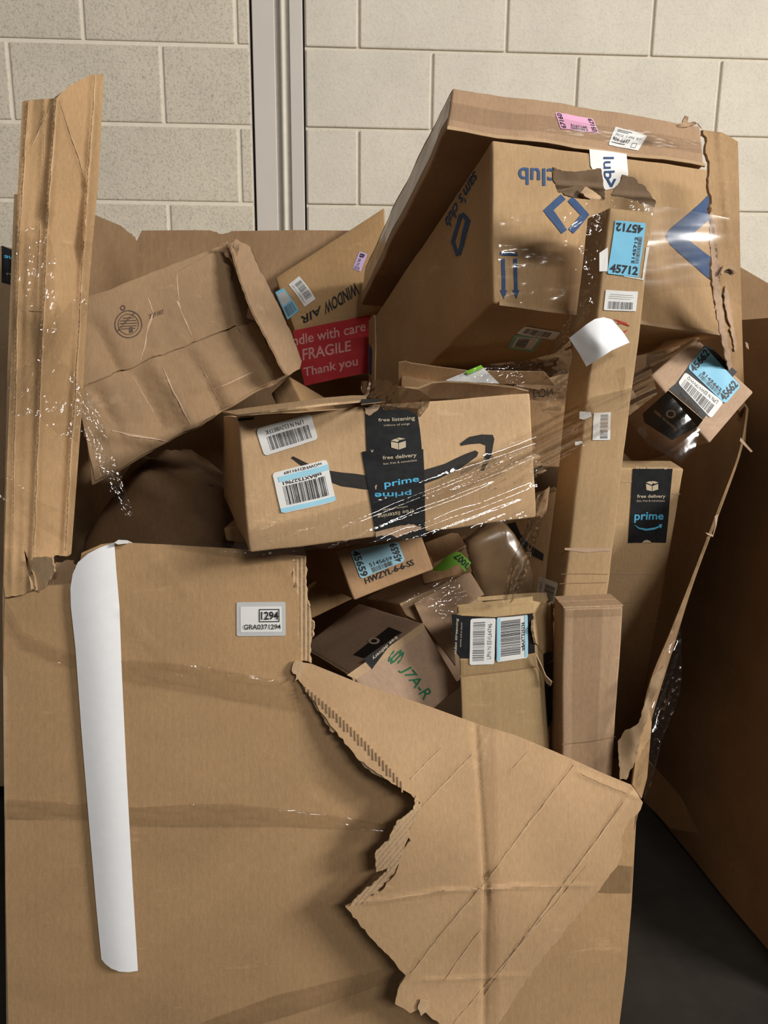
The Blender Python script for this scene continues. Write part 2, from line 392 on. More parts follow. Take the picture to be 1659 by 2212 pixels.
class Carton:
    """eight corners (x fastest, then y away, then z up), slightly crushed board body, rounded edges"""
    def __init__(s, name, label, C, mat, amp=.002, seed=0, r=.004, step=.016, open_top=False, dents=(), cat='box', group='cartons piled in the bulk bin', edgeamp=.0018):
        s.C = [Vector(c) for c in C]; s.amp, s.seed, s.dents = amp, seed, dents; s.edgeamp = edgeamp
        c = s.C; s.d = [(((c[1] - c[0]).length + (c[7] - c[6]).length) / 2), (((c[2] - c[0]).length + (c[7] - c[5]).length) / 2), (((c[4] - c[0]).length + (c[7] - c[3]).length) / 2)]
        bc = (c[0] + c[1] + c[2] + c[3]) / 4
        s.root = empty(name, bc); tag(s.root, label, cat, group); s.mat = mat
        ax = []
        for k in range(3):
            L = s.d[k]; n = max(4, int(L / step)); base = [i / n for i in range(n + 1)]
            ex = [r * .45 / L, r / L, 1 - r / L, 1 - r * .45 / L]; ax.append(sorted(set(round(v, 5) for v in base + ex)))
        idx, V, Fa, uv = {}, [], [], []
        dd = s.d
        def vert(u, v, w, key, a, b):
            kk = (round(u, 5), round(v, 5), round(w, 5), key)
            if kk not in idx:
                q = [u * dd[0], v * dd[1], w * dd[2]]; inn = [min(max(q[i], r), dd[i] - r) for i in range(3)]
                df = Vector([q[i] - inn[i] for i in range(3)])
                if df.length > 1e-9: df = df.normalized() * r
                p = [(inn[i] + df[i]) / dd[i] for i in range(3)]
                idx[kk] = len(V); V.append(s.D(s.tri(*p))); uv.append((a, b))
            return idx[kk]
        def grid(key, A, B, f, La, Lb):
            for i in range(len(A) - 1):
                for j in range(len(B) - 1):
                    Fa.append(tuple(vert(*f(a, b), key, a * La, b * Lb) for a, b in ((A[i], B[j]), (A[i + 1], B[j]), (A[i + 1], B[j + 1]), (A[i], B[j + 1]))))
        X, Y, Z = ax
        rv = lambda L: L
        grid('-y', X, Z, lambda a, b: (a, 0, b), dd[0], dd[2]); grid('+y', X, Z, lambda a, b: (1 - a, 1, b), dd[0], dd[2])
        grid('+x', Y, Z, lambda a, b: (1, a, b), dd[1], dd[2]); grid('-x', Y, Z, lambda a, b: (0, 1 - a, b), dd[1], dd[2])
        grid('-z', X, Y, lambda a, b: (a, 1 - b, 0), dd[0], dd[1])
        if not open_top: grid('+z', X, Y, lambda a, b: (a, b, 1), dd[0], dd[1])
        s.body = mesh_obj('body', V, Fa, [mat], s.root, None, True, uv)
        # weld the face borders so that the rounded edges shade as one surface
        bm = bmesh.new(); bm.from_mesh(s.body.data); bmesh.ops.remove_doubles(bm, verts=bm.verts, dist=1e-5); bm.to_mesh(s.body.data); bm.free()
        if open_top:
            m = s.body.modifiers.new('board', 'SOLIDIFY'); m.thickness = .004; m.offset = -1
    def tri(s, u, v, w):
        c = s.C
        return ((c[0] * (1 - u) + c[1] * u) * (1 - v) + (c[2] * (1 - u) + c[3] * u) * v) * (1 - w) + ((c[4] * (1 - u) + c[5] * u) * (1 - v) + (c[6] * (1 - u) + c[7] * u) * v) * w
    def D(s, p):
        o = Vector((s.seed * 3.1, s.seed * 1.7, s.seed * .9))
        q = p + noise.noise_vector(p * 9 + o) * s.amp + noise.noise_vector(p * 38 + o) * (s.amp * .3)
        for d in s.dents: q = q + d(p)
        return q
    def face(s, k): return Face(s, k)
    def board(s, key, rect, name='flap', mat=None, off=.0032, th=.0028, gap=0, parent=None, lift=None, px=None, spacing=.06):
        """a slab of board lying on a face (closed flaps): rect in face coordinates"""
        f = s.face(key)
        ol = [f.inv(*p) for p in px] if px else [(rect[0], rect[1]), (rect[2], rect[1]), (rect[2], rect[3]), (rect[0], rect[3])]
        def mp(x, y): 
            o = off + (lift(x, y) if lift else 0)
            return f.lift(x, y, o)
        V, T = cdt(ol, spacing)
        k = len(V); P = [mp(*v) for v in V]; B = [p - f.normal(*v) * th for p, v in zip(P, V)]
        n0 = tri_normals(P, T)[1].sum(0)
        if n0 @ np.array(f.normal(.5, .5)) < 0: T = [t[::-1] for t in T]
        faces = list(T) + [tuple(i + k for i in t[::-1]) for t in T]; fm = [0] * len(faces); A = P + B
        uv = [(x * s.d[0], y * s.d[1]) for x, y in V] * 2
        ed = set((a, b) for t in T for a, b in ((t[0], t[1]), (t[1], t[2]), (t[2], t[0])))
        for a, b in ed:
            if (b, a) not in ed:
                j = len(A); A = A + [P[a], B[a], B[b], P[b]]; uv = uv + [uv[a], uv[a], uv[b], uv[b]]; faces.append((j, j + 1, j + 2, j + 3)); fm.append(1)
        return mesh_obj(name, A, faces, [mat or s.mat, CUT], parent or s.root, fm, True, uv)
def hexa(pts): return [at(*p) for p in pts]
def pushk(C, k): return [CAM + (Vector(c) - CAM) * (k if not isinstance(k, (list, tuple)) else k[i]) for i, c in enumerate(C)]

def fold(key_vec, p0, p1, width, depth):
    """a pressed-in crease along the line p0 p1 (world), moving the board along key_vec"""
    a, b = Vector(p0), Vector(p1); u = (b - a); L = u.length; u = u / L; kv = Vector(key_vec)
    def f(p):
        t = (p - a).dot(u); d = (p - a - u * t).length
        if d > width or t < -width or t > L + width: return Vector((0, 0, 0))
        e = 1 if 0 <= t <= L else 1 - (max(-t, t - L) / width)
        return kv * (depth * e * (.5 + .5 * math.cos(math.pi * d / width)))
    return f
def dent(c, rad, vec):
    c, vec = Vector(c), Vector(vec)
    def f(p):
        d = (p - c).length
        return vec * (1 - d / rad) ** 1.3 if d < rad else Vector((0, 0, 0))
    return f

# ================================================================== THE SETTING
WY = 2.31
def block_mat(name, col, pit, rough):
    m, t, b = nodes(name); tc = t.nodes.new('ShaderNodeTexCoord'); ob = tc.outputs['Object']
    o = ramp(t, tex_noise(t, ob, 5, 5, .65), [(.3, tuple(x * .90 for x in col) + (1,)), (.7, tuple(x * 1.05 for x in col) + (1,))])
    grain = ramp(t, tex_noise(t, ob, 170, 4, .7), [(.34, 1 - pit), (.5, 1.0)])
    o = mixcol(t, 'MULTIPLY', 1, o, grain)
    mask = ramp(t, tex_noise(t, ob, 4, 3), [(.35, .1), (.7, 1.0)])
    spots = ramp(t, tex_noise(t, ob, 75, 3, .65), [(.28, (.42, .40, .37, 1)), (.37, (1, 1, 1, 1))])
    o = mixcol(t, 'MULTIPLY', mixcol(t, 'MULTIPLY', 1, mask, (pit * 2.2, pit * 2.2, pit * 2.2, 1)), o, spots)
    t.links.new(o, b.inputs['Base Color']); b.inputs['Roughness'].default_value = rough; b.inputs['Specular IOR Level'].default_value = .2
    bp = t.nodes.new('ShaderNodeBump'); bp.inputs['Strength'].default_value = .35 + pit; bp.inputs['Distance'].default_value = .003
    t.links.new(tex_noise(t, ob, 120, 6, .75), bp.inputs['Height']); t.links.new(bp.outputs[0], b.inputs['Normal'])
    return m
BLK_L = block_mat('painted_rough_block', (.72, .655, .54), .30, .8)
BLK_R = block_mat('painted_smooth_block', (.74, .69, .59), .12, .7)
MORT_L = plain('painted_mortar_pale', (.78, .72, .61), .75, .2, .05, 50)
MORT_R = plain('painted_mortar', (.66, .61, .51), .8, .2, .06, 50)
STEEL = plain('grey_painted_steel', (.61, .57, .52), .45, .4, .03, 8)
DARKGAP = plain('dark_joint', (.02, .018, .02), .9, .1)
SEAL = plain('white_sealant', (.66, .62, .53), .5, .4, .05, 30)
FLOOR = plain('dark_concrete', (.030, .026, .022), .8, .2, .25, 9)

def slab(name, x0, x1, y0, y1, z0, z1, mat, parent=None, bev=0.0, seed=0):
    bm = bmesh.new(); bmesh.ops.create_cube(bm, size=1)
    for v in bm.verts: v.co = Vector((x0 + (v.co.x + .5) * (x1 - x0), y0 + (v.co.y + .5) * (y1 - y0), z0 + (v.co.z + .5) * (z1 - z0)))
    if bev: bmesh.ops.bevel(bm, geom=list(bm.edges), offset=bev, segments=2, affect='EDGES', profile=.5)
    V = [v.co.copy() for v in bm.verts]; bm.verts.index_update(); F = [tuple(v.index for v in f.verts) for f in bm.faces]; bm.free()
    return mesh_obj(name, V, F, [mat], parent, None, False, [(v.x, v.z) for v in V])
XL, XR = at(547.5, 250, WY).x, at(657, 250, WY).x
CH, BW = .2016, .406; Z0, U0, UR = 1.35 + .786, -.904, .0355
wall = tag(slab('wall_back', -3.6, XL - .004, WY + .004, WY + .2, 0, 3.9, MORT_L), kind='structure')
wall_r = tag(slab('wall_back_right', XR + .004, 3.9, WY + .0055, WY + .2, 0, 3.9, MORT_R), kind='structure')
JT = .0095
nrow = 0
for row in range(-9, 11):
    zt = Z0 - (row - 1) * CH if False else Z0 - row * CH + CH   # row 0 lies above the first bed joint
    z0, z1 = zt - CH + JT / 2, zt - JT / 2
    if z0 < .02: continue
    if z1 > 3.9: continue
    offl = .5 if row % 2 == 0 else 0.0
    for k in range(-8, 4):
        x0 = U0 + (k + offl) * BW + JT / 2; x1 = x0 + BW - JT
        x1 = min(x1, XL - .006)
        if x1 - x0 < .008 or x1 < -3.6: continue
        slab('block', x0, x1, WY, WY + .03, z0, z1, BLK_L, wall, .0035)
    offr = 0.0 if row % 2 == 0 else .5
    for k in range(-2, 10):
        x0 = UR + (k + offr) * BW + JT / 2 - .001; x1 = x0 + BW - JT + .003
        x0 = max(x0, XR + .006)
        if x1 - x0 < .008 or x1 > 3.9: continue
        slab('block', x0, x1, WY - .001, WY + .03, z0 - .0015, z1 + .0015, BLK_R, wall_r, .004)
# steel cover between the two wall halves: flanges, grooves and the round sealant bead
post = tag(empty('trim_1', ((XL + XR) / 2, WY, 0)), 'grey steel joint cover running up the block wall', None, None, 'structure')
def X(px): return at(px, 250, WY).x
slab('backing', XL - .01, XR + .01, WY + .006, WY + .05, 0, 3.9, DARKGAP, post)
slab('flange', X(549.5), X(597), WY - .004, WY + .006, 0, 3.9, STEEL, post, .002)
slab('flange', X(628), X(656), WY - .004, WY + .006, 0, 3.9, STEEL, post, .002)
slab('groove', X(597), X(628), WY + .004, WY + .008, 0, 3.9, plain('grey_groove', (.40, .37, .33), .6, .3), post)
n = 14
for (xa, xb, dy, mt, nm) in ((X(606), X(619), .012, SEAL, 'sealant_bead'),):
    V, F = [], []; cx, rr = (xa + xb) / 2, (xb - xa) / 2
    for zz in (0, 3.9):
        for i in range(n + 1):
            a = math.pi * i / n; V.append((cx - rr * math.cos(a), WY + .004 - dy * math.sin(a), zz))
    for i in range(n): F.append((i, i + 1, i + n + 2, i + n + 1))
    mesh_obj(nm, V, F, [mt], post)
tag(slab('floor', -4, 4.2, -3.2, WY + .1, -.06, 0, FLOOR), kind='structure')

# ================================================================== THE BULK BIN
FY = 1.15
bin_ = tag(empty('bulk_bin', (-.03, 1.65, 0)), 'big torn open-topped cardboard bin holding the heap of boxes', 'cardboard bin')
fp = [(15, 1290, 1.15), (700, 1600, 1.135), (1370, 1720, 1.16), (18, 2212, 1.14), (700, 2212, 1.12), (1340, 2212, 1.15), (15, 1500, 1.15), (250, 1170, 1.15), (660, 1200, 1.16), (1355, 2400, 1.15), (700, 2400, 1.14), (30, 2400, 1.15)]
front_map = onmap(fp, .004, .004, 1, [(320, 1196, 402, 1278, 7, .002), (262, 1327, 370, 1430, 7, .002), (600, 1206, 640, 1260, 7, .002), (690, 1700, 840, 1800, 20, -.003)])
out_top = [(12, 1262), (58, 1278), (90, 1268), (165, 1262), (176, 1195), (215, 1178), (247, 1173)] + [(360, 1178), (500, 1186), (560, 1192), (662, 1203)]
out_tear = jag([(640, 1206), (628, 1250), (648, 1300), (644, 1350), (650, 1420)], 3, 9, 3)
out_right = [(655, 1440), (1000, 1562), (1200, 1638), (1368, 1708), (1376, 1745), (1371, 1830), (1364, 1960), (1352, 2100), (1338, 2212), (1330, 2338)]
outline = out_top + out_tear + out_right + [(24, 2338), (18, 2212), (12, 1900), (12, 1600), (8, 1400)]
front = sheet('front_panel', outline, front_map, BIN, bin_, .006, 15, back=BIN_IN)
# exposed flute strip along the torn edge
def ridged(base, ang, wl, amp):
    ca, sa = math.cos(math.radians(ang)), math.sin(math.radians(ang))
    def f(x, y):
        P = base(x, y); return P + (CAM - P).normalized() * (amp * math.sin((x * ca + y * sa) * 2 * math.pi / wl) - .003)
    return f
sheet('torn_edge', jag([(632, 1204), (662, 1204), (664, 1290), (672, 1330), (678, 1345), (674, 1380), (670, 1395), (673, 1432), (640, 1425), (636, 1300)], 2, 8, 5, True), ridged(front_map, 0, 9, .0016), TORN, bin_, .003, 3.2)
# right-hand remainder of the front wall, behind the hanging flap, has its own fold lines
# hanging flap, torn and folded outwards over the front
flap_ctrl = [(645, 1432, 1.140), (1000, 1558, 1.135), (1370, 1704, 1.140), (885, 1720, 1.075), (750, 1985, 1.060), (1080, 2180, 1.075), (1340, 1850, 1.105), (1000, 1900, 1.065), (900, 2212, 1.050), (1388, 1728, 1.130)]
zbp = lambda *p: zb(*p)
left = jag(zb((70, 95), (55, 130), (85, 170), (115, 215), (190, 320), (250, 395), (330, 500), (450, 590), (560, 655), (600, 690)), 2.2, 9, 7)
left2 = jag(zb((575, 740), (545, 800), (560, 850), (520, 900), (495, 990), (440, 1060), (370, 1095), (285, 1130)), 3, 8, 8)
low = jag(zb((285, 1130), (400, 1270), (450, 1320), (540, 1420), (505, 1480), (495, 1540), (560, 1580), (600, 1560), (640, 1590), (700, 1640), (740, 1680)), 2, 9, 9)
right = jag(zb((920, 1640), (960, 1580), (1040, 1450), (1130, 1330), (1270, 1160), (1370, 1040), (1430, 960), (1455, 890), (1450, 840), (1480, 770), (1530, 720), (1540, 690), (1520, 655), (1490, 615)), 2, 9, 10)
top = zb((1380, 570), (1180, 480), (1000, 405), (860, 365), (640, 285), (340, 185), (140, 105))
fcr = [(905, 1862, 1030, 1600, 9, .0), ]
cr = []
for a, b, w, h in (((880, 1020), (1250, 530), 7, .0028), ((560, 1410), (880, 1020), 7, .0024), ((600, 720), (840, 470), 6, .0018), ((870, 1500), (1460, 690), 6, .0024), ((1010, 1040), (880, 1060), 5, .002),
                   ((380, 1110), (700, 1062), 6, .002), ((700, 1062), (1040, 1045), 5, .0018), ((1040, 1045), (1300, 1040), 5, .0016), ((835, 400), (880, 1060), 9, -.003), ((880, 1060), (870, 1600), 9, -.003),
                   ((620, 1440), (1000, 1420), 6, .0014), ((700, 1440), (860, 1220), 5, .0014), ((560, 590), (690, 460), 5, .0014), ((980, 560), (1060, 470), 5, .0014), ((1280, 570), (1500, 660), 8, .002), ((740, 1620), (1300, 960), 5, .0013)):
    (p, q) = zb(a, b); cr.append((*p, *q, w, h * 1.7))
flap_map = onmap(flap_ctrl, .006, .006, 4, cr)
fl = sheet('torn_flap', left + left2 + low + right + top, flap_map, card('kraft_flap', (.49, .318, .175), flute=.15, var=.07), bin_, .004, 6)
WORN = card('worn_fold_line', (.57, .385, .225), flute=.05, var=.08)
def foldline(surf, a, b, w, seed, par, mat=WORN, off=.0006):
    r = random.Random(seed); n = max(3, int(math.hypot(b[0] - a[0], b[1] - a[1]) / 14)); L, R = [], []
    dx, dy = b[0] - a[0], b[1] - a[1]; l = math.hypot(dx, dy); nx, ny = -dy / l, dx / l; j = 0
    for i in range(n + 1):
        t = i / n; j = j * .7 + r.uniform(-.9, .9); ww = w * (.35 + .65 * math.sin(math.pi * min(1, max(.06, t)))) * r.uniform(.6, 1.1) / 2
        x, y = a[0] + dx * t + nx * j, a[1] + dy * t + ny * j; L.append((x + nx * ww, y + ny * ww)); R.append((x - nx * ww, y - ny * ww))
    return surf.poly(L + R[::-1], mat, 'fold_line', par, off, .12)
class PanelSurf(Surf):
    def __init__(s, mp, root): s.mp, s.root = mp, root
    def inv(s, x, y): return (x / 100, y / 100)
    def base(s, a, b): return s.mp(a * 100, b * 100)
    def normal(s, a, b):
        p = s.base(a, b); n = (s.base(a + .05, b) - p).cross(s.base(a, b - .05) - p).normalized()
        return n if n.dot(CAM - p) > 0 else -n
    def lift(s, a, b, off): return s.base(a, b) + s.normal(a, b) * off
FLAPS = PanelSurf(flap_map, bin_)
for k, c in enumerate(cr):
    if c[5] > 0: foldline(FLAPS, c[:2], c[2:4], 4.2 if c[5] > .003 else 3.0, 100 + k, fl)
# peeled liner with the open flutes, and the ribs of the flutes
def shifted(base, d):
    def f(x, y):
        P = base(x, y); return P + (CAM - P).normalized() * d
    return f
sheet('peeled_liner', jag(zb((100, 195), (230, 395), (275, 375), (280, 430), (370, 545), (450, 590), (545, 620), (500, 540), (400, 440), (270, 340), (180, 250), (125, 205)), 2, 7, 11, True), shifted(flap_map, -.005), TORN, fl, .001, 8)
V, F = [], []
ribs = [((118 + i * 15.0, 205 + i * 13.2 + 0.12 * i * (i - 14)), 20 + (i % 4) * 4 + min(i, 10) * 1.2) for i in range(28)]
for (x, y), L in ribs:
    (c,) = zb((x, y)); L = L / 1.952
    P = [flap_map(c[0] + dx, c[1] + dy) for dx, dy in ((-1.6, -2), (1.6, -2), (2.6, L), (-.6, L))]
    nrm = (CAM - P[0]).normalized(); k = len(V)
    V += [p + nrm * .0003 for p in P] + [p + nrm * .0026 for p in P]
    F += [(k + 4, k + 5, k + 6, k + 7), (k, k + 1, k + 5, k + 4), (k + 1, k + 2, k + 6, k + 5), (k + 2, k + 3, k + 7, k + 6), (k + 3, k, k + 4, k + 7)]
mesh_obj('flute_ribs', V, F, [card('flute_paper', (.40, .27, .155), var=.1)], fl, None, False)
# second peeled patch lower on the tear, ribs running along the tear
for pts, sd in ((((585, 660), (570, 720), (500, 770), (470, 840), (410, 905), (415, 985), (480, 960), (530, 900), (560, 800), (605, 720)), 3), (((520, 905), (440, 1000), (330, 1090), (300, 1130), (350, 1120), (430, 1050), (495, 985)), 4)):
    sheet('flute_patch', jag(zb(*pts), 2, 6, 20 + sd, True), ridged(shifted(flap_map, .0045), 40, 8.5, .0013), TORN, fl, .001, 3.0)
# small curl at the lower tip
sheet('torn_curl', jag(zb((600, 1525), (640, 1530), (632, 1570), (605, 1590), (590, 1560)), 2, 6, 31, True), shifted(flap_map, .006), TORN, fl, .002, 5)
sheet('torn_curl', jag(zb((75, 92), (120, 105), (95, 165), (70, 178), (78, 150), (58, 135)), 2.5, 6, 32, True), shifted(flap_map, .004), TORN, fl, .002, 5)

# tall corner strip left standing at the front-left corner
pc = [(48, 220, 1.15), (125, 212, 1.150), (222, 162, 1.24), (20, 700, 1.15), (100, 700, 1.145), (190, 700, 1.225), (8, 1250, 1.15), (80, 1250, 1.148), (160, 1200, 1.21)]
strip = jag([(48, 219), (86, 214), (122, 212), (134, 199), (150, 185), (186, 166), (205, 160), (224, 162)], .8, 10, 41)
strip += [(222, 210), (212, 400), (200, 520), (188, 680), (176, 900), (165, 1050), (154, 1196)]
strip += jag([(150, 1200), (118, 1200), (112, 1240), (95, 1268)], 2, 6, 42) + jag([(78, 1276), (72, 1240), (62, 1215), (52, 1188)], 2, 6, 43)[::-1][::-1]
strip += jag([(58, 1225), (66, 1272), (50, 1285), (12, 1290)], 2, 6, 44) + [(8, 1264), (15, 1000), (24, 760), (36, 450)]
strip_map = onmap(pc, .003, .006, 6, [(122, 212, 104, 450, 14, .012), (104, 450, 70, 1250, 14, .010), (128, 212, 188, 400, 7, .003), (206, 160, 182, 520, 14, .012), (182, 520, 140, 1196, 14, .012), (62, 216, 40, 520, 7, .004), (110, 230, 60, 330, 7, .003), (95, 230, 78, 700, 6, .003), (40, 520, 26, 1200, 8, .004), (60, 500, 50, 1200, 6, .002)])
st = sheet('corner_strip', strip, strip_map, BIN, bin_, .006, 6, back=BIN_IN)
STRIPS = PanelSurf(strip_map, bin_)
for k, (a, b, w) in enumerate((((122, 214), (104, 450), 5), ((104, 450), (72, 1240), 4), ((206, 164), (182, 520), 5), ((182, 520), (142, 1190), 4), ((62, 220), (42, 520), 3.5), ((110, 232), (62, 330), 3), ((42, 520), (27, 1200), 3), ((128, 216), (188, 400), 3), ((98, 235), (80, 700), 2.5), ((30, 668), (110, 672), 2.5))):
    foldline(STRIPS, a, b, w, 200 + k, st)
# torn ply curling out under the strip
sheet('torn_ply', jag([(70, 1205), (112, 1205), (118, 1235), (100, 1262), (84, 1280), (72, 1262)], 2, 6, 45, True), onmap([(70, 1205, 1.145), (118, 1235, 1.135), (84, 1280, 1.146)]), TORN, bin_, .003, 8)
sheet('torn_ply', jag([(100, 1240), (120, 1215), (160, 1210), (165, 1268), (120, 1272), (96, 1275)], 2, 6, 46, True), ridged(onmap([(100, 1240, 1.165), (160, 1210, 1.175), (120, 1272, 1.158)]), 0, 7, .0015), card('kraft_dark_ply', (.32, .21, .12)), bin_, .003, 3.5)  # second ply, in a darker kraft

# back, left and right walls of the bin
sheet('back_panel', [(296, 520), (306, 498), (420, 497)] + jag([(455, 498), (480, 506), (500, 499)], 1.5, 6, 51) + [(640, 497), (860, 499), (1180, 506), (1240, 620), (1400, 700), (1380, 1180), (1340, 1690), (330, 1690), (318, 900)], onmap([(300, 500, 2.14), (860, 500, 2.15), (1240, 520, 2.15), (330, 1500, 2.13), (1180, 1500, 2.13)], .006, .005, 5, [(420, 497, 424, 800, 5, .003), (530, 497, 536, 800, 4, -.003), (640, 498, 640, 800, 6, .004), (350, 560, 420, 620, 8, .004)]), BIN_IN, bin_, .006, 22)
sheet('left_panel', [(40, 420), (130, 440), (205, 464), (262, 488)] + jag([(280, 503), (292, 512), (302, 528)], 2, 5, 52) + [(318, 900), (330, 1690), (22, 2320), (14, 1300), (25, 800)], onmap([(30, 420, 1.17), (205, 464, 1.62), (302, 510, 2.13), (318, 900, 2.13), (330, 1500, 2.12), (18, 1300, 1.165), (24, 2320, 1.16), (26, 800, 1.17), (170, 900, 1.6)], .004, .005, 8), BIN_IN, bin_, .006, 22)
edge_px = [(1378, 1730, 1.160), (1385, 1560, 1.162), (1405, 1470, 1.17), (1440, 1385, 1.20), (1470, 1310, 1.235), (1520, 1180, 1.29), (1560, 1075, 1.335), (1592, 990, 1.40), (1607, 925, 1.46)]
edge3 = [at(*p) for p in edge_px]
rx = depthmap([(p.y * 1000, p.z * 1000, p.x) for p in edge3] + [(1160, 30, .44), (1160, 300, .455), (2100, 30, .62), (2100, 600, .74), (2100, 1250, .86), (1600, 30, .62), (1600, 700, .74)])
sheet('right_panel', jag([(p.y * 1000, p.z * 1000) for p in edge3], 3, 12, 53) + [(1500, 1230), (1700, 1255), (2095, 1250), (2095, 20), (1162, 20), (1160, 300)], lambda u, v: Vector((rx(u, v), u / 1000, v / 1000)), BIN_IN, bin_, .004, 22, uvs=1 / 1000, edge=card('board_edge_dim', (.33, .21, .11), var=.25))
# peeled ply at the front right corner
sheet('torn_ply', jag(zr((920, 1355), (935, 1375), (905, 1450), (870, 1530), (840, 1600), (825, 1680), (790, 1760), (760, 1900), (700, 2030), (660, 2030), (655, 1900), (650, 1800), (690, 1740), (740, 1715), (775, 1690), (800, 1610), (830, 1520), (850, 1430), (880, 1390)), 1.8, 7, 54, True), onmap([(1435, 1440, 1.145), (1395, 1560, 1.135), (1340, 1640, 1.15), (1370, 1680, 1.14)], .006, .03, 12), TORN, bin_, .003, 6)
sheet('corner_fold', [(1377, 1600), (1400, 1520), (1408, 1560), (1398, 1680), (1386, 1725), (1366, 1695), (1372, 1650)], onmap([(1377, 1600, 1.15), (1400, 1520, 1.16), (1386, 1725, 1.145), (1366, 1695, 1.145)], .003, .02, 13), BIN, bin_, .005, 9)
# remains of the right wall standing up beside the heap
rs = jag([(1518, 281), (1528, 305), (1524, 330), (1534, 350), (1530, 400), (1538, 440), (1532, 450), (1540, 520), (1538, 600), (1550, 660), (1560, 720), (1575, 790), (1590, 860), (1603, 930), (1610, 968)], 2.5, 7, 55)
rs_out = rs + [(1612, 930), (1606, 800), (1603, 700), (1599, 560), (1597, 420), (1594, 306), (1575, 294), (1560, 286)]
rmap = onmap([(1520, 285, 1.29), (1594, 300, 1.30), (1536, 480, 1.29), (1597, 480, 1.30), (1560, 720, 1.345), (1603, 720, 1.39), (1608, 950, 1.60)], .004, .012, 14, [(1552, 285, 1575, 520, 5, .004), (1540, 470, 1590, 800, 6, .003)])
sheet('corner_strip', rs_out, rmap, BIN, bin_, .006, 8, back=BIN_IN)
sheet('torn_edge', jag([(1535, 440), (1545, 480), (1552, 560), (1558, 640), (1566, 700), (1580, 780), (1594, 860), (1585, 850), (1565, 760), (1548, 680), (1538, 600), (1533, 500)], 2, 7, 56, True), ridged(shifted(rmap, .006), 0, 6, .001), PALE, bin_, .002, 4)
sheet('torn_edge', jag([(1566, 618), (1576, 640), (1582, 690), (1592, 740), (1588, 760), (1576, 700), (1566, 660)], 2, 6, 57, True), shifted(rmap, .006), PALE, bin_, .002, 5)
sheet('torn_curl', [(1556, 590), (1563, 575), (1575, 571), (1588, 577), (1592, 590), (1582, 583), (1574, 580), (1566, 584), (1560, 594)], shifted(rmap, .012), TORN, bin_, .002, 4)
sheet('torn_hole', [(1566, 587), (1574, 581), (1583, 584), (1588, 591)], shifted(rmap, .003), DARKK, bin_, .001, 5)  # dark sheet laid on the strip, no opening is cut
# fibres left on the torn edge
for pts, sd in (([(1544, 1115), (1552, 1110), (1548, 1135), (1540, 1160), (1528, 1155), (1524, 1150), (1540, 1155), (1545, 1135)], 1), ([(1600, 945), (1626, 975), (1622, 977), (1598, 952)], 2), ([(1610, 738), (1616, 742), (1618, 755), (1612, 750)], 3)):
    sheet('torn_fibre', pts, onmap([(pts[0][0], pts[0][1], (1.295, 1.375, 1.315)[sd - 1])], .004, .05, sd), PALE, bin_, .001, 5)
tag(slab('bin_floor', -.6, .42, 1.19, 2.1, .01, .03, BIN_IN, bin_), None)

# number sticker on the front
FRONT = PanelSurf(front_map, bin_)
lb = FRONT.label(z7((1247, 855), (1505, 853), (1507, 1032), (1248, 1034)), LGREY, 'number_sticker', .0015, .04)
tag(lb.obj, 'white sticker with grey border reading 1294')
lb.rect((.08, .13, .92, .88), LABEL, 'white_field', 1)
lb.off += .0012; lb.frame((.46, .20, .875, .58), INK, .017)
lb.text('1294', (.50, .27, .855, .51), INK, 0, .02, lay=3)
lb.text('GRA0371294', (.15, .645, .90, .79), INK, 0, .01, lay=3)

# ================================================================== THE HEAP OF BOXES
def inv_quad(q): return [q[2], q[3], q[0], q[1]]
def tape_strip(face, quad, name='packing_tape', mat=None, parent=None, off=.0016):
    return face.poly(quad, mat or TAPE, name, parent, off)

# ---- big box with the curved arrow and black tape, lying across the front
C = hexa([(538, 1196, 1.095), (1158, 1119, 1.15), (484, 1074, 1.42), (1082, 1050, 1.47), (513, 900, 1.10), (1143, 848, 1.155), (482, 897, 1.425), (1075, 862, 1.475)])
bx = Carton('cardboard_box', 'wide tan box with long curved black arrow and black tape across its middle', C, card('kraft_arrow_box', (.56, .375, .212), var=.05), .0022, 1, open_top=True)
f = bx.face('-y')
f.poly(z6((396, 462), (405, 454), (480, 492), (585, 524), (750, 545), (900, 543), (1020, 522), (1130, 490), (1230, 442), (1275, 426), (1290, 436), (1283, 455), (1200, 514), (1100, 562), (1020, 590), (900, 612), (750, 612), (640, 597), (540, 560), (450, 503)), BLACKP, 'arrow_print')
f.poly(z6((1203, 393), (1245, 362), (1305, 350), (1358, 352), (1366, 372), (1352, 450), (1315, 524), (1302, 522), (1325, 440), (1326, 402), (1300, 392), (1250, 396), (1207, 404)), BLACKP, 'arrow_print')
f.poly(z6((140, 275), (217, 268), (217, 279), (141, 286)), BLACKP, 'printed_mark')
f.poly(z9((45, 428), (300, 425), (665, 452), (700, 700), (745, 1200), (740, 1400), (110, 1420), (90, 1250), (68, 960), (55, 700)), BTAPE, 'black_tape', off=.0016)
bt = f.poly(z9((10, 968), (70, 962), (740, 940), (765, 1830), (720, 1880), (500, 1840), (300, 1890), (165, 1925), (125, 1650), (60, 1280)), BTAPE, 'black_tape', off=.0022)
f.poly(z9((170, 1935), (400, 1925), (760, 1850), (780, 1960), (740, 1990), (170, 2040)), BTAPE, 'black_tape', off=.0018)
f.poly(jag(z9((40, 440), (230, 420), (190, 480), (90, 540), (50, 515)), 1.5, 5, 2, True), PALE, 'torn_paper', off=.0024)
f.poly(jag(z9((175, 1930), (330, 1905), (560, 1830), (720, 1860), (700, 1900), (560, 1935), (430, 2000), (330, 1960), (180, 1990)), 2, 5, 3, True), PALE, 'torn_paper', off=.0026)
T = lambda s, q, m=TAN, b=.012: f.text(s, z9(*q), m, 'lettering', bt, .0028, b)
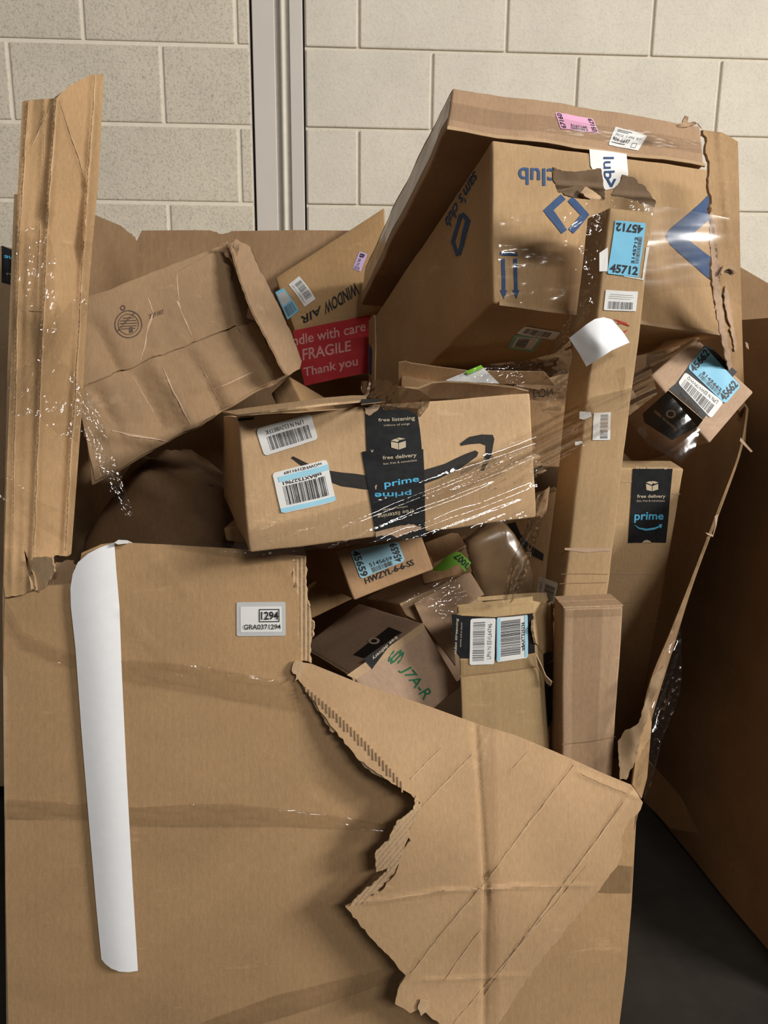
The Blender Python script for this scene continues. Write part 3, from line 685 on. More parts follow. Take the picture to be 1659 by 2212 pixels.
T('free listening', ((200, 572), (638, 540), (640, 604), (202, 622)))
T('millions of songs', ((266, 645), (574, 620), (576, 655), (268, 672)), TAN, .0)
T('free delivery', ((252, 1020), (657, 985), (660, 1045), (255, 1075)))
T('fast, free & convenient', ((260, 1102), (662, 1057), (663, 1088), (262, 1130)), TAN, .0)
T('prime', ((270, 1320), (685, 1258), (690, 1345), (278, 1420)), CYAN, .015)
T('prime', ((598, 1500), (160, 1530), (158, 1440), (592, 1420)), CYAN, .015)
T('millions of songs', ((550, 1638), (255, 1680), (253, 1645), (548, 1605)), TAN, .0)
T('free listening', ((625, 1705), (195, 1772), (190, 1705), (620, 1635)))
T('v', ((110, 948), (145, 945), (146, 978), (112, 980)))
T('f', ((160, 1368), (188, 1366), (190, 1418), (163, 1420)))
for q in (((352, 850), (440, 868), (440, 945), (356, 920)), ((447, 866), (528, 840), (530, 915), (447, 945)), ((352, 838), (405, 815), (455, 832), (430, 855)), ((415, 812), (450, 802), (525, 815), (465, 830)), ):
    f.poly(z9(*q), TAN, 'box_symbol', bt, .0028)
lb = f.label(inv_quad(z6((228, 325), (488, 248), (525, 372), (268, 454))), LABEL, off=.0016)
lb.bars((.10, .12, .88, .62), 5, 34); lb.text('LPN N E52V8BTFK', (.16, .70, .86, .86), GREYINK)
lb = f.label(inv_quad(z6((304, 535), (565, 468), (610, 668), (350, 727))), LABEL, off=.0020)
lb.rect((.0, .02, 1, .13), LBLUE2); lb.rect((.0, .75, .92, .88), LBLUE2)
lb.bars((.10, .18, .88, .64), 6, 36, mat=INK); lb.text('tsBAXT527961', (.14, .665, .86, .745), INK, 0, .02); lb.text('tsGWHD191189', (.1, .90, .8, .965), INK, 0, .01)
# top flaps: left one folded shut under the tape, the long back one half raised
sheet('flap', [(481, 889), (540, 880), (620, 870), (700, 859), (760, 854), (792, 854), (790, 864), (700, 872), (600, 884), (512, 896)], onmap([(481, 889, 1.42), (700, 857, 1.38), (790, 863, 1.145), (512, 894, 1.125)], .002, .02, 3), bx.mat, bx.root, .003, 8)
sheet('flap', [(860, 838), (905, 840), (935, 828), (960, 826), (1010, 828), (1060, 833), (1110, 838), (1142, 846), (1140, 856), (1075, 858), (910, 862), (862, 868)], onmap([(860, 838, 1.40), (950, 826, 1.44), (1060, 833, 1.45), (1142, 846, 1.45), (900, 866, 1.46), (1075, 862, 1.47)], .003, .02, 4), bx.mat, bx.root, .004, 8)
ft = bx.face('-x')
sheet('black_tape', z9((0, 345), (285, 335), (290, 370), (40, 400), (0, 405)), onmap([(780, 862, 1.12), (831, 860, 1.12), (790, 873, 1.10)]), BTAPE, bx.root, .001, 8)

# ---- box with blue diamond print, upside down, propped up at the right
B = [[0.231, 1.232, 1.414], [0.66, 1.321, 1.371], [0.066, 1.894, 1.168], [0.496, 1.983, 1.119], [0.238, 1.338, 1.678], [0.652, 1.427, 1.658], [0.069, 2.0, 1.411], [0.495, 2.089, 1.391]]
B[3] = [.52, 1.95, 1.27]
C = pushk(B, [1.075, 1.075, 1.0, 1.0, 1.0, 1.0, .95, .95])
bx = Carton('cardboard_box', 'large box with blue diamond prints and arrows, propped upside down at right', C, card('kraft_diamond_box', (.50, .33, .176), var=.08), .003, 2)
SAMS = bx
f = bx.face('-y')
f.text('club', z2((815, 464), (664, 457), (663, 390), (815, 394)), BLUE, bold=.015)
def stroke(face, pts, w, mat, name='printed_mark', zz=z2):
    """thick polyline as one polygon"""
    p = [np.array(q, float) for q in pts]; L, R = [], []
    for i in range(len(p)):
        a = p[max(0, i - 1)]; b = p[min(len(p) - 1, i + 1)]; d = (b - a) / (np.linalg.norm(b - a) + 1e-9); n = np.array([-d[1], d[0]])
        k = 1.0
        if 0 < i < len(p) - 1:
            d0 = (p[i] - a) / np.linalg.norm(p[i] - a); k = 1 / max(.5, abs(n @ np.array([-d0[1], d0[0]])))
        L.append(tuple(p[i] + n * w / 2 * k)); R.append(tuple(p[i] - n * w / 2 * k))
    return face.poly(zz(*(L + R[::-1])), mat, name)
stroke(f, [(842, 508), (782, 562), (846, 648)], 27, BLUE, 'diamond_print')
stroke(f, [(870, 516), (928, 580), (872, 646)], 27, BLUE, 'diamond_print')
f.poly(z2((1432, 488), (1265, 640), (1250, 665), (1270, 700), (1405, 820), (1450, 855), (1450, 765), (1335, 675), (1432, 592)), BLUE, 'diamond_print')
f.poly(z2((590, 727), (660, 729), (660, 743), (590, 741)), BLUE, 'printed_mark')
for x in (602, 651):
    f.poly(z2((x - 8, 755), (x + 7, 755), (x + 9, 880), (x + 16, 880), (x + 4, 916), (x - 12, 880), (x - 5, 880)), BLUE, 'arrow_print')
wt = f.poly(z2((945, 318), (1093, 338), (1100, 420), (1062, 470), (1010, 482), (985, 450), (950, 385)), LABEL, 'white_tape', off=.0016)
f.text('lub', z2((1042, 350), (1046, 436), (1003, 441), (1000, 350)), BLUE, 'lettering', wt, .0022, .012)
f.text('<', z2((1010, 470), (1010, 437), (1052, 437), (1052, 470)), BLUE, 'lettering', wt, .0022, .03)
fl_ = bx.face('-x')
fl_.text("sam's club", z2((508, 448), (388, 645), (372, 598), (490, 402)), BLUE, bold=.012)
stroke(fl_, [(436, 578), (404, 688), (424, 742)], 15, BLUE, 'diamond_print')
stroke(fl_, [(440, 574), (464, 602), (428, 740)], 15, BLUE, 'diamond_print')
fb = bx.face('-z')
lb = fb.label(z4((1400, 545), (1590, 577), (1553, 617), (1355, 585)), LABEL); lb.bars((.12, .2, .8, .8), 9, 30)
lb = fb.label(z4((1345, 590), (1505, 598), (1445, 682), (1308, 662)), plain('label_teal', (.25, .55, .45), .45, .4)); lb.rect((.12, .1, .88, .85), LABEL, 'white_field'); lb.bars((.2, .18, .6, .8), 10, 24, False, lay=2)
# worn flap edges along the top and bottom of the face
bx.board('-y', (.02, -.012, .98, .012), 'flap_edge', TORN, .003)
bx.board('-x', (.0, .0, .035, 1.0), 'corner_fold', None, .003)
sheet('flap', z4((577, 520), (602, 490), (604, 830), (577, 835)), onmap([(797, 693, 1.93), (806, 682, 1.90), (797, 822, 1.93)]), bx.mat, bx.root, .004, 12)
PanelSurf(onmap([(797, 693, 1.925), (808, 682, 1.895), (797, 822, 1.925)]), bx.root).poly(z4((580, 638), (603, 690), (603, 760), (590, 800), (580, 800)), BLUE, 'blue_print', off=.001)

# ---- long flat box lying on top
B = [[0.149, 1.197, 1.657], [0.569, 1.282, 1.632], [0.032, 1.711, 1.432], [0.452, 1.796, 1.409], [0.157, 1.226, 1.722], [0.57, 1.31, 1.698], [0.041, 1.74, 1.514], [0.451, 1.824, 1.476]]
bx = Carton('flat_carton', 'long flat battered carton lying across the top of the heap', pushk(B, 1.12), card('kraft_flat_box', (.42, .275, .170), var=.1), .0035, 3, dents=[dent(at(1080, 190, 1.3), .12, (0, 0, -.012))], edgeamp=.004)
FLAT = bx
f = bx.face('-y')
lb = f.label(z2((808, 172), (960, 197), (985, 255), (830, 237)), LPINK, 'pink_label', rnd=.04)
lb.text('67160', (.03, .05, .16, .95), INK, 3, .02); lb.text('67160', (.84, .05, .97, .95), INK, 1, .02)
lb.text('5167160', (.3, .62, .72, .78), INK, 0, .01); lb.bars((.28, .8, .74, .96), 3, 22)
lb = f.label(z2((1050, 229), (1176, 266), (1140, 325), (1022, 302)), LABEL, 'shipping_label', rnd=.03)
lb.text('906-6697', (.06, .50, .60, .72), INK, 0, .015); lb.text('P010  1:494  RT', (.1, .30, .9, .42), GREYINK); lb.rect((.1, .1, .55, .14), GREYINK); lb.rect((.1, .18, .45, .21), GREYINK); lb.rect((.06, .80, .5, .84), GREYINK); lb.frame((.70, .62, .86, .9), GREYINK, .012)
f.poly(z2((388, 130), (700, 180), (1395, 290), (1398, 340), (700, 245), (388, 200)), TAPE, 'packing_tape', off=.0016)
fx = bx.face('-x')
fx.poly([(0.0, .25), (1, .25), (1, .85), (0, .85)], TAPE, 'packing_tape', off=.0015, raw=True)
bx.board('-y', (.0, -.05, 1.0, .03), 'flap_edge', TORN, .003)
sheet('torn_corner', jag(z2((1395, 235), (1380, 215), (1340, 228), (1300, 232), (1290, 222), (1318, 210), (1330, 185), (1342, 190), (1338, 210), (1370, 208)), 1.5, 5, 61, True), onmap([(1500, 262, 1.385)], .006, .05, 2), bx.mat, bx.root, .003, 5)

# ---- box behind, air-conditioner kit, seen from below with the red panel
C = hexa([(660, 835, 2.0), (835, 793, 1.985), (645, 780, 2.11), (832, 700, 2.11), (635, 705, 2.0), (830, 668, 1.975), (595, 599, 2.09), (830, 446, 2.08)])
bx = Carton('cardboard_box', 'box with upside-down WINDOW lettering and a red FRAGILE panel below', C, kraft(3), .002, 4)
f = bx.face('+z')
f.text('WINDOW', z4((530, 378), (348, 488), (340, 425), (512, 312)), BLACKP, bold=.02)
f.text('AIR', z4((332, 478), (222, 545), (218, 500), (325, 438)), BLACKP, bold=.02)
lb = f.label(z4((155, 330), (210, 285), (298, 405), (240, 447)), LABEL); lb.bars((.35, .15, .9, .85), 12, 26, False); lb.text('LPN N C07ZZP0JNH', (.08, .12, .22, .9), GREYINK, 1)
lb = f.label(z4((85, 370), (130, 348), (210, 465), (150, 515)), LBLUE); lb.rect((.1, .1, .9, .55), LGREY, 'worn_patch'); lb.bars((.1, .6, .9, .95), 13, 20)
lb = f.label(z4((530, 155), (571, 170), (535, 262), (492, 245)), LPURP, 'purple_sticker'); lb.text('B', (.2, .08, .75, .30), INK, 1, .03); lb.text('99.7Y', (.2, .36, .55, .78), INK, 1); lb.bars((.1, .80, .8, .97), 2, 10)
f = bx.face('-y')
rp_ = f.poly(z4((178, 572), (585, 486), (585, 790), (240, 862)), RED, 'red_panel')
f.text('Handle with care', z4((100, 618), (560, 518), (562, 572), (102, 672)), REDTXT, 'lettering', rp_, .0018, .012)
f.text('FRAGILE', z4((228, 668), (482, 622), (484, 678), (230, 730)), REDTXT, 'lettering', rp_, .0018, .015)
f.text('Thank you', z4((232, 768), (518, 706), (520, 768), (236, 828)), REDTXT, 'lettering', rp_, .0018, .015)

# ---- crushed box at the left
C = hexa([(196, 1052, 1.30), (630, 808, 1.50), (330, 940, 1.62), (653, 778, 1.66), (150, 660, 1.32), (493, 523, 1.52), (260, 648, 1.66), (540, 531, 1.68)])
nf = (C[1] - C[0]).cross(C[4] - C[0]).normalized()
def cf(a, b, w, d, Y0=1.4):
    (p, q) = z3(a, b)
    def onf(pp):
        dd = CM @ np.array([(pp[0] - CX) / FPX, -(pp[1] - CY) / FPX, -1.0]); dd = Vector(dd)
        t = (C[0] - CAM).dot(nf) / dd.dot(nf); return CAM + dd * t
    return fold(nf, onf(p), onf(q), w, d * 1.9)
dn = [cf((500, 640), (620, 860), .025, -.007), (cf((775, 500), (860, 780), .02, .008)), cf((925, 520), (1010, 710), .022, -.009), cf((920, 380), (930, 560), .025, .008), cf((1215, 300), (1190, 640), .03, .012), cf((720, 900), (860, 1170), .02, -.006),
      cf((820, 840), (1020, 1170), .025, .009), cf((1000, 790), (1170, 1090), .025, -.009), cf((1260, 650), (1430, 970), .025, .01), cf((560, 1200), (860, 1250), .02, .006), cf((520, 1000), (620, 1200), .02, -.005), cf((980, 960), (1320, 900), .02, .004), cf((1250, 430), (1300, 620), .03, -.012)]
bx = Carton('cardboard_box', 'big crushed brown box tilted at the left with a round maker stamp', C, card('kraft_crushed_box', (.305, .198, .110), var=.1, stain=.3), .004, 5, step=.009, dents=dn, edgeamp=.006)
f = bx.face('-y')
# upper and lower flaps meet at a seam
lowf = bx.board('-y', None, 'flap', None, .003, .0025, px=z3((395, 985), (640, 888), (940, 768), (1200, 668), (1345, 622), (1380, 690), (1420, 760), (1520, 890), (1100, 1130), (640, 1390), (500, 1460)), spacing=.025)
upf = bx.board('-y', None, 'flap', None, .0062, .0028, px=jag(z3((400, 520), (470, 486), (700, 425), (920, 372), (1195, 215), (1215, 300), (1190, 640), (1240, 640), (1200, 660), (940, 760), (640, 880), (395, 975)), .6, 10, 3, True), spacing=.025)
ring = z3(*[(670 + 72 * math.cos(a), 640 + 72 * math.sin(a)) for a in [i * math.pi / 16 for i in range(33)]]); 
def ringpoly(face, cx, cy, r0, r1, zz, mat):
    V = [face.inv(*zz((cx + r * math.cos(i * math.pi / 14), cy + r * math.sin(i * math.pi / 14)))[0]) for i in range(28) for r in (r0, r1)]
    F = [(2 * i, 2 * i + 1, (2 * i + 3) % 56, (2 * i + 2) % 56) for i in range(28)]
    return face.st_obj('maker_stamp', V, F, mat, face.root, .0072)
ringpoly(f, 670, 640, 68, 73, z3, STAMP); ringpoly(f, 670, 640, 52, 55, z3, STAMP); ringpoly(f, 640, 555, 8, 15, z3, STAMP)
f.text('BOX MAKERS INC', z3((612, 668), (700, 572), (706, 580), (618, 676)), STAMP, off=.0072)
for k, w in enumerate((40, 60, 66, 64, 52)): f.poly(z3((670 - w * .7, 606 + k * 14), (670 + w * .7, 602 + k * 14), (670 + w * .7, 606 + k * 14), (670 - w * .7, 610 + k * 14)), STAMP, 'maker_stamp', off=.0072)
f.poly(z3((672, 655), (692, 652), (694, 682), (675, 685)), STAMP, 'maker_stamp', off=.0072)
f.text('739387', z3((775, 592), (857, 560), (860, 583), (780, 614)), STAMP, bold=.0, off=.0072)
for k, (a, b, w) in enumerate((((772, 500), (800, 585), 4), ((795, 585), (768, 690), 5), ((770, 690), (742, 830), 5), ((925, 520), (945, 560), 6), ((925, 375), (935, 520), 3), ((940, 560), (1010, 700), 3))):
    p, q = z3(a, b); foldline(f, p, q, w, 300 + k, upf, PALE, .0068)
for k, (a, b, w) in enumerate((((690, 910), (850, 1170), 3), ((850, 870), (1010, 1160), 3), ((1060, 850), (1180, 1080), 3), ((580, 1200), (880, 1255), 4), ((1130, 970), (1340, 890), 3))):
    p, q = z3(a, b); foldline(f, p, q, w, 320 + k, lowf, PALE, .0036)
# buckled ends: end flap and the curled corner layers
ENDF = card('kraft_end_flap', (.345, .228, .135), var=.1)
sheet('flap', jag(z3((1215, 215), (1245, 185), (1320, 228), (1345, 300), (1440, 480), (1535, 680), (1590, 830), (1580, 870), (1520, 905), (1480, 850), (1420, 730), (1330, 560), (1270, 400)), 1.2, 9, 62, True), onmap([(500, 524, 1.475), (641, 806, 1.455), (651, 780, 1.50)], .003, .02, 5), ENDF, bx.root, .004, 8)
sheet('flap', jag(z3((1212, 285), (1260, 400), (1312, 490), (1300, 600), (1350, 620), (1440, 770), (1470, 800), (1440, 700), (1330, 520), (1270, 390)), 1.0, 8, 66, True), onmap([(500, 560, 1.465), (535, 690, 1.455), (600, 760, 1.452)], .003, .03, 8), PALE, bx.root, .003, 7)
sheet('flap', jag(z3((1250, 650), (1345, 620), (1400, 730), (1500, 860), (1520, 900), (1420, 970), (1340, 820)), 1.5, 9, 63, True), onmap([(512, 706, 1.475), (551, 694, 1.475), (623, 809, 1.465), (582, 837, 1.46)], .004, .02, 6), bx.mat, bx.root, .003, 9)
for i, (a, b, c, d) in enumerate((((1170, 210), (1200, 195), (1215, 290), (1190, 280)), ((1195, 215), (1235, 195), (1255, 330), (1225, 300)), ((1230, 205), (1262, 215), (1250, 300), (1240, 270)), ((1440, 770), (1480, 790), (1520, 870), (1490, 880)), ((1480, 760), (1500, 830), (1525, 880), (1510, 890)))):
    sheet('crumpled_layer', jag(z3(a, b, c, d), 2, 5, 64 + i, True), onmap([(490 + i * 20, 540 + 40 * i, 1.475 - .004 * i)], .006, .05, i), ENDF, bx.root, .002, 4)
ft = bx.face('+z')
lbq = z3((955, 350), (1120, 258), (1128, 268), (975, 358))
sheet('shipping_label', lbq, onmap([(392, 583, 1.5), (459, 546, 1.52), (400, 587, 1.49)]), LABEL, bx.root, .001, 10)

# ---- small box with a white label, below the crushed one
B = [[-0.115, 1.451, 1.201], [-0.076, 1.439, 1.234], [-0.036, 1.561, 1.145], [0.003, 1.55, 1.178], [-0.146, 1.5, 1.255], [-0.109, 1.489, 1.289], [-0.068, 1.611, 1.199], [-0.029, 1.6, 1.232]]
bx = Carton('small_carton', 'small box with one white barcode label behind the black-taped box', pushk(B, 1.03), kraft(6), .001, 6)
f = bx.face('+z'); lb = f.label(z4((140, 918), (193, 842), (345, 942), (285, 1000)), LABEL); lb.bars((.08, .35, .92, .92), 14, 30); lb.text('LPN N EST6D6Z6P', (.95, .08, .2, .28), GREYINK, 0)

# ---- tall narrow box standing in front
C = hexa([(1212, 1330, 1.262), (1306, 1332, 1.268), (1171, 1299, 1.335), (1262, 1300, 1.34), (1317, 447, 1.225), (1414, 458, 1.23), (1268, 470, 1.30), (1366, 482, 1.305)])
bx = Carton('tall_carton', 'tall narrow box standing upright with a blue 45712 sticker near its top', C, card('kraft_tall_box', (.46, .31, .165), var=.07), .0016, 7)
TALL = bx
f = bx.face('-y')
lbw = f.poly(z5((470, 640), (530, 600), (530, 770), (470, 770)), LABEL, 'shipping_label', off=.001)
f.poly(z5((800, 600), (822, 600), (782, 832), (640, 806), (642, 798), (770, 822)), LABEL, 'shipping_label', off=.001)
lb = f.label(z5((580, 410), (797, 430), (745, 812), (525, 786)), LBLUE, 'blue_sticker', off=.0017, rnd=.05)
lb.text('45712', (.05, .04, .93, .20), INK, 2, .035); lb.text('45712', (.05, .81, .95, .97), INK, 0, .035)
lb.text('5145712', (.70, .27, .80, .76), INK, 3, .02); lb.bars((.82, .26, .94, .76), 21, 30, False)
lb = f.label(z5((515, 900), (742, 912), (727, 1050), (500, 1042)), LABEL, off=.0015, rnd=.02); lb.bars((.12, .55, .90, .92), 22, 34); lb.rect((.15, .18, .85, .21), LGREY); lb.rect((.12, .28, .88, .31), LGREY); lb.rect((.12, .38, .8, .41), LGREY)
lb = f.label(z5((430, 1765), (551, 1760), (545, 1955), (420, 1957)), LABEL, off=.0015, rnd=.03); lb.bars((.42, .08, .85, .95), 23, 30, False)
f.poly(jag(z5((330, 1755), (410, 1760), (415, 1790), (360, 1812), (328, 1805)), 1, 4, 70, True), LABEL, 'torn_paper', off=.0013)
f.poly(jag(z5((300, 1968), (350, 1965), (352, 1980), (300, 1995)), 1, 4, 71, True), LABEL, 'torn_paper', off=.0013)
for q in (((560, 1100), (640, 1125), (685, 1150), (680, 1156), (630, 1135)), ((600, 1130), (660, 1128), (662, 1136), (600, 1140)), ((625, 1195), (668, 1180), (668, 1188), (640, 1205))):
    f.poly(z5(*q), PENRED, 'pen_mark', off=.0013)
for (a, b) in (((330, 645), (605, 648)),):
    f.poly(zr((a[0], a[1]), (b[0], b[1]), (b[0], b[1] + 14), (450, 672), (a[0], a[1] + 12)), PALE, 'crease', off=.001)
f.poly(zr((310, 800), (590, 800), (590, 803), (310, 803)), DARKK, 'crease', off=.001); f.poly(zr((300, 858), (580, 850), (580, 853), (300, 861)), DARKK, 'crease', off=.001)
fs = bx.face('-x')
lb = fs.label(zr((182, 815), (297, 855), (270, 985), (165, 930)), LABEL); lb.bars((.38, .25, .9, .98), 24, 26, False); lb.text('LPN N', (.08, .25, .24, .85), GREYINK, 1)
# ripped dark flaps at its top
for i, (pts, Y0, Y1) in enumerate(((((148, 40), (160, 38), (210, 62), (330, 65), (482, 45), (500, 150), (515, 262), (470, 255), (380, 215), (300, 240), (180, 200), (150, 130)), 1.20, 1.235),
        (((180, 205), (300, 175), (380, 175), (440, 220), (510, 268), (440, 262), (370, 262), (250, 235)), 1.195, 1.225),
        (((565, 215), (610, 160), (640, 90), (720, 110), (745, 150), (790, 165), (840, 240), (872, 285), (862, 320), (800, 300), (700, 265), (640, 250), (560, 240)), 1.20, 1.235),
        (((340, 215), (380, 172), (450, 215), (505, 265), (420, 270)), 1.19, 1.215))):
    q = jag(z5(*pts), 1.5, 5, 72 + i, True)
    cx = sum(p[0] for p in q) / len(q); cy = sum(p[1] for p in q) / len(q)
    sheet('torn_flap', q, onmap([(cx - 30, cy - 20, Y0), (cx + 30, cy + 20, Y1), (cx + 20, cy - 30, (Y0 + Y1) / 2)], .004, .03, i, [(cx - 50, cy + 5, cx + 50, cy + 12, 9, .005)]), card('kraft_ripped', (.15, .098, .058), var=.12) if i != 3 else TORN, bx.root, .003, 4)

# ---- curled white label stuck on the film
sheet_pts = z5((258, 1240), (385, 1140), (440, 1105), (500, 1093), (560, 1108), (640, 1200), (685, 1270), (560, 1325), (470, 1385), (380, 1440), (330, 1350))
wl = sheet('paper_label', sheet_pts, onmap([(1229, 730, 1.20), (1290, 688, 1.185), (1325, 690, 1.20), (1360, 740, 1.205), (1267, 792, 1.19), (1300, 740, 1.165)], .002, .03, 3), PAPER, None, .0012, 6)
tag(wl, 'blank white curled label sticking out in front of the tall narrow box', 'label')

# ---- box with black tape at far right
B = [[0.529, 1.663, 1.202], [0.633, 1.637, 1.096], [0.618, 1.695, 1.282], [0.725, 1.669, 1.174], [0.549, 1.376, 1.298], [0.658, 1.35, 1.179], [0.641, 1.407, 1.366], [0.747, 1.381, 1.269]]
bx = Carton('cardboard_box', 'box with a blue 45662 sticker jammed at far right', pushk(B, 1.02), PALE, .0015, 8)
f = bx.face('+z')
f.poly(z5((1010, 1560), (1215, 1290), (1260, 1310), (1440, 1480), (1420, 1500), (1205, 1810), (1080, 1700), (960, 1600)), BTAPE, 'black_tape', off=.0012)
lb = f.label(z5((1075, 1480), (1345, 1690), (1255, 1808), (1022, 1558)), LABEL, off=.0016); lb.bars((.08, .42, .9, .95), 31, 36); lb.text('LPN N ESWV7PVWQ', (.10, .08, .9, .32), GREYINK, 2)
lb = f.label(z5((1210, 1300), (1465, 1580), (1355, 1705), (1088, 1450)), LBLUE, 'blue_sticker', off=.0021)
lb.text('45662', (.02, .04, .17, .96), INK, 3, .03); lb.text('45662', (.80, .06, .96, .94), INK, 3, .03); lb.text('5145662', (.28, .66, .78, .78), INK, 0, .02); lb.bars((.26, .80, .80, .95), 32, 30)
f2 = bx.face('-y')
bt = f2.poly(z5((960, 1605), (1080, 1705), (1205, 1812), (1170, 1860), (985, 1955), (790, 1830), (780, 1770)), BTAPE, 'black_tape', off=.0012)
f2.text('free delivery', z5((1050, 1615), (1185, 1740), (1165, 1775), (1030, 1650)), TAN, 'lettering', bt, .0016, .01)
f2.text('video streaming', z5((870, 1735), (1030, 1870), (1010, 1895), (850, 1760)), TAN, 'lettering', bt, .0016, .01)

# ---- tall box with black tape behind, standing
C = hexa([(1244, 1640, 1.46), (1370, 1640, 1.465), (1226, 1600, 1.52), (1349, 1600, 1.525), (1334, 1010, 1.42), (1478, 1013, 1.425), (1312, 994, 1.48), (1450, 995, 1.485)])
bx = Carton('tall_carton', 'tall tan box with black tape on top, standing by the torn right wall', C, card('kraft_tall_taped_box', (.50, .34, .185), var=.05), .0016, 9)
f = bx.face('-y')
bt = f.poly(zr((738, 172), (975, 172), (935, 614), (708, 615), (722, 420)), BTAPE, 'black_tape', off=.0013)
f.text('free listening', zr((755, 158), (942, 156), (940, 176), (755, 178)), TAN, 'lettering', bt, .0017, .012)
f.text('free delivery', zr((762, 326), (932, 326), (930, 352), (762, 352)), TAN, 'lettering', bt, .0017, .012)
f.text('fast, free & convenient', zr((760, 358), (928, 358), (928, 371), (760, 371)), TAN, 'lettering', bt, .0017)
f.text('prime', zr((748, 432), (922, 432), (918, 490), (744, 495)), CYAN, 'lettering', bt, .0017, .016)
f.poly(zr((745, 505), (775, 523), (820, 530), (870, 522), (895, 512), (893, 504), (912, 503), (905, 528), (897, 520), (865, 535), (815, 542), (770, 530)), CYAN, 'arrow_print', bt, .0017)
f.poly(zr((790, 613), (805, 600), (822, 596), (838, 602), (848, 613)), TAN, 'printed_mark', bt, .0017)
for q in (((815, 262), (850, 275), (850, 306), (818, 298)), ((854, 275), (888, 262), (888, 295), (854, 306)), ((815, 254), (838, 246), (862, 254), (848, 268)), ((846, 246), (866, 246), (889, 254), (866, 262))):
    f.poly(zr(*q), TAN, 'box_symbol', bt, .0017)
for (y0, y1, x0, x1) in ((798, 800, 605, 930), (966, 970, 615, 915), (1080, 1084, 680, 895), (1480, 1478, 640, 830), (1572, 1570, 640, 790), (320, 322, 975, 1020), (250, 246, 660, 735)):
    f.poly(zr((x0, y0), (x1, y1), (x1, y1 + 5), (x0, y0 + 5)), PALE, 'crease', off=.001)

# ---- plain narrow box in front of it
C = hexa([(1212, 1750, 1.175), (1318, 1750, 1.178), (1186, 1706, 1.24), (1292, 1706, 1.243), (1217, 1315, 1.175), (1347, 1311, 1.178), (1197, 1291, 1.24), (1318, 1286, 1.243)])
bx = Carton('narrow_carton', 'plain narrow box standing, clear tape over its top, beside the open box', C, card('kraft_narrow_box', (.45, .30, .185), var=.06), .0014, 10)
f = bx.face('-y')
f.poly(zr((330, 1012), (680, 1003), (678, 1050), (330, 1062)), TAPE, 'packing_tape', off=.0014)
f.poly(zr((385, 1012), (560, 1003), (520, 1990), (375, 1900)), TAPE, 'packing_tape', off=.0012)
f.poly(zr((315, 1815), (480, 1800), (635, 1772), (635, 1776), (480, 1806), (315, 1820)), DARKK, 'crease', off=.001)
bx.board('+z', (.0, .02, 1.0, .48)); bx.board('+z', (.0, .52, 1.0, .98))

# ---- open box with two white labels over black tape
C = hexa([(1000, 1720, 1.19), (1186, 1720, 1.195), (1030, 1690, 1.30), (1210, 1690, 1.305), (988, 1310, 1.20), (1150, 1296, 1.205), (1030, 1300, 1.30), (1188, 1304, 1.285)])
bx = Carton('open_carton', 'open narrow box with white and blue barcode labels over black tape', C, card('kraft_open_box', (.45, .31, .16), var=.06), .0016, 11, open_top=True)
f = bx.face('-y')
bt = f.poly(z8((950, 552), (1150, 565), (1418, 535), (1432, 775), (1200, 815), (1000, 805), (965, 760)), BTAPE, 'black_tape', off=.0014)
f.text('video streaming', z8((962, 780), (975, 575), (992, 578), (985, 785)), TAN, 'lettering', bt, .0019, .012)
f.text('movies and tv shows', z8((996, 740), (1002, 600), (1012, 600), (1006, 740)), TAN, 'lettering', bt, .0019)
lb = f.label(z8((1060, 578), (1205, 573), (1196, 840), (1054, 845)), LABEL, off=.002, rnd=.08); lb.bars((.12, .08, .58, .92), 41, 34, False); lb.text('LPN N E5VL64746', (.70, .12, .86, .88), GREYINK, 3)
lb = f.label(z8((1210, 568), (1388, 547), (1391, 803), (1208, 828)), LABEL, off=.0024, rnd=.08); lb.rect((.02, .03, .12, .97), LBLUE2); lb.rect((.90, .03, .985, .97), LBLUE2); lb.bars((.14, .10, .76, .90), 42, 44, False, INK); lb.text('tsBAXT525236', (.79, .18, .89, .82), INK, 3, .02)
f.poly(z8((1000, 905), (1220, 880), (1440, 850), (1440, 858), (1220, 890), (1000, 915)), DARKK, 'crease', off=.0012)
f.poly(z8((1000, 820), (1440, 780), (1442, 850), (1000, 905)), TAPE, 'packing_tape', off=.0014)
f = bx.face('+x')
bt = f.poly(z8((1480, 780), (1545, 765), (1555, 1100), (1505, 1215), (1490, 1000)), BTAPE, 'black_tape', off=.0014)
f.text('prim', z8((1500, 945), (1550, 890), (1552, 935), (1502, 990)), CYAN, 'lettering', bt, .0018, .02)
f.text('free delivery', z8((1505, 830), (1550, 800), (1550, 815), (1505, 845)), TAN, 'lettering', bt, .0018)
f.text('C', z8((1525, 1050), (1548, 1040), (1548, 1080), (1525, 1090)), TAN, 'lettering', bt, .0018, .02)
# its raised flaps
sheet('flap', z8((985, 500), (1250, 470), (1420, 450), (1430, 545), (1200, 570), (985, 560)), onmap([(988, 1304, 1.212), (1150, 1290, 1.212), (990, 1330, 1.198)], .002, .02, 7), bx.mat, bx.root, .004, 8)
sheet('flap', z8((1100, 455), (1270, 440), (1400, 430), (1500, 428), (1510, 470), (1440, 560), (1420, 540), (1415, 455), (1100, 478)), onmap([(1031, 1288, 1.315), (1180, 1278, 1.315), (1150, 1320, 1.30)], .002, .02, 8), bx.mat, bx.root, .004, 8)
sheet('flap', jag(z8((1430, 545), (1500, 500), (1538, 482), (1545, 700), (1530, 760), (1500, 770), (1480, 785), (1440, 720), (1425, 650)), 1.3, 6, 75, True), onmap([(1152, 1325, 1.20), (1195, 1302, 1.285), (1196, 1400, 1.285), (1160, 1390, 1.20)], .003, .03, 9), bx.mat, bx.root, .004, 7)
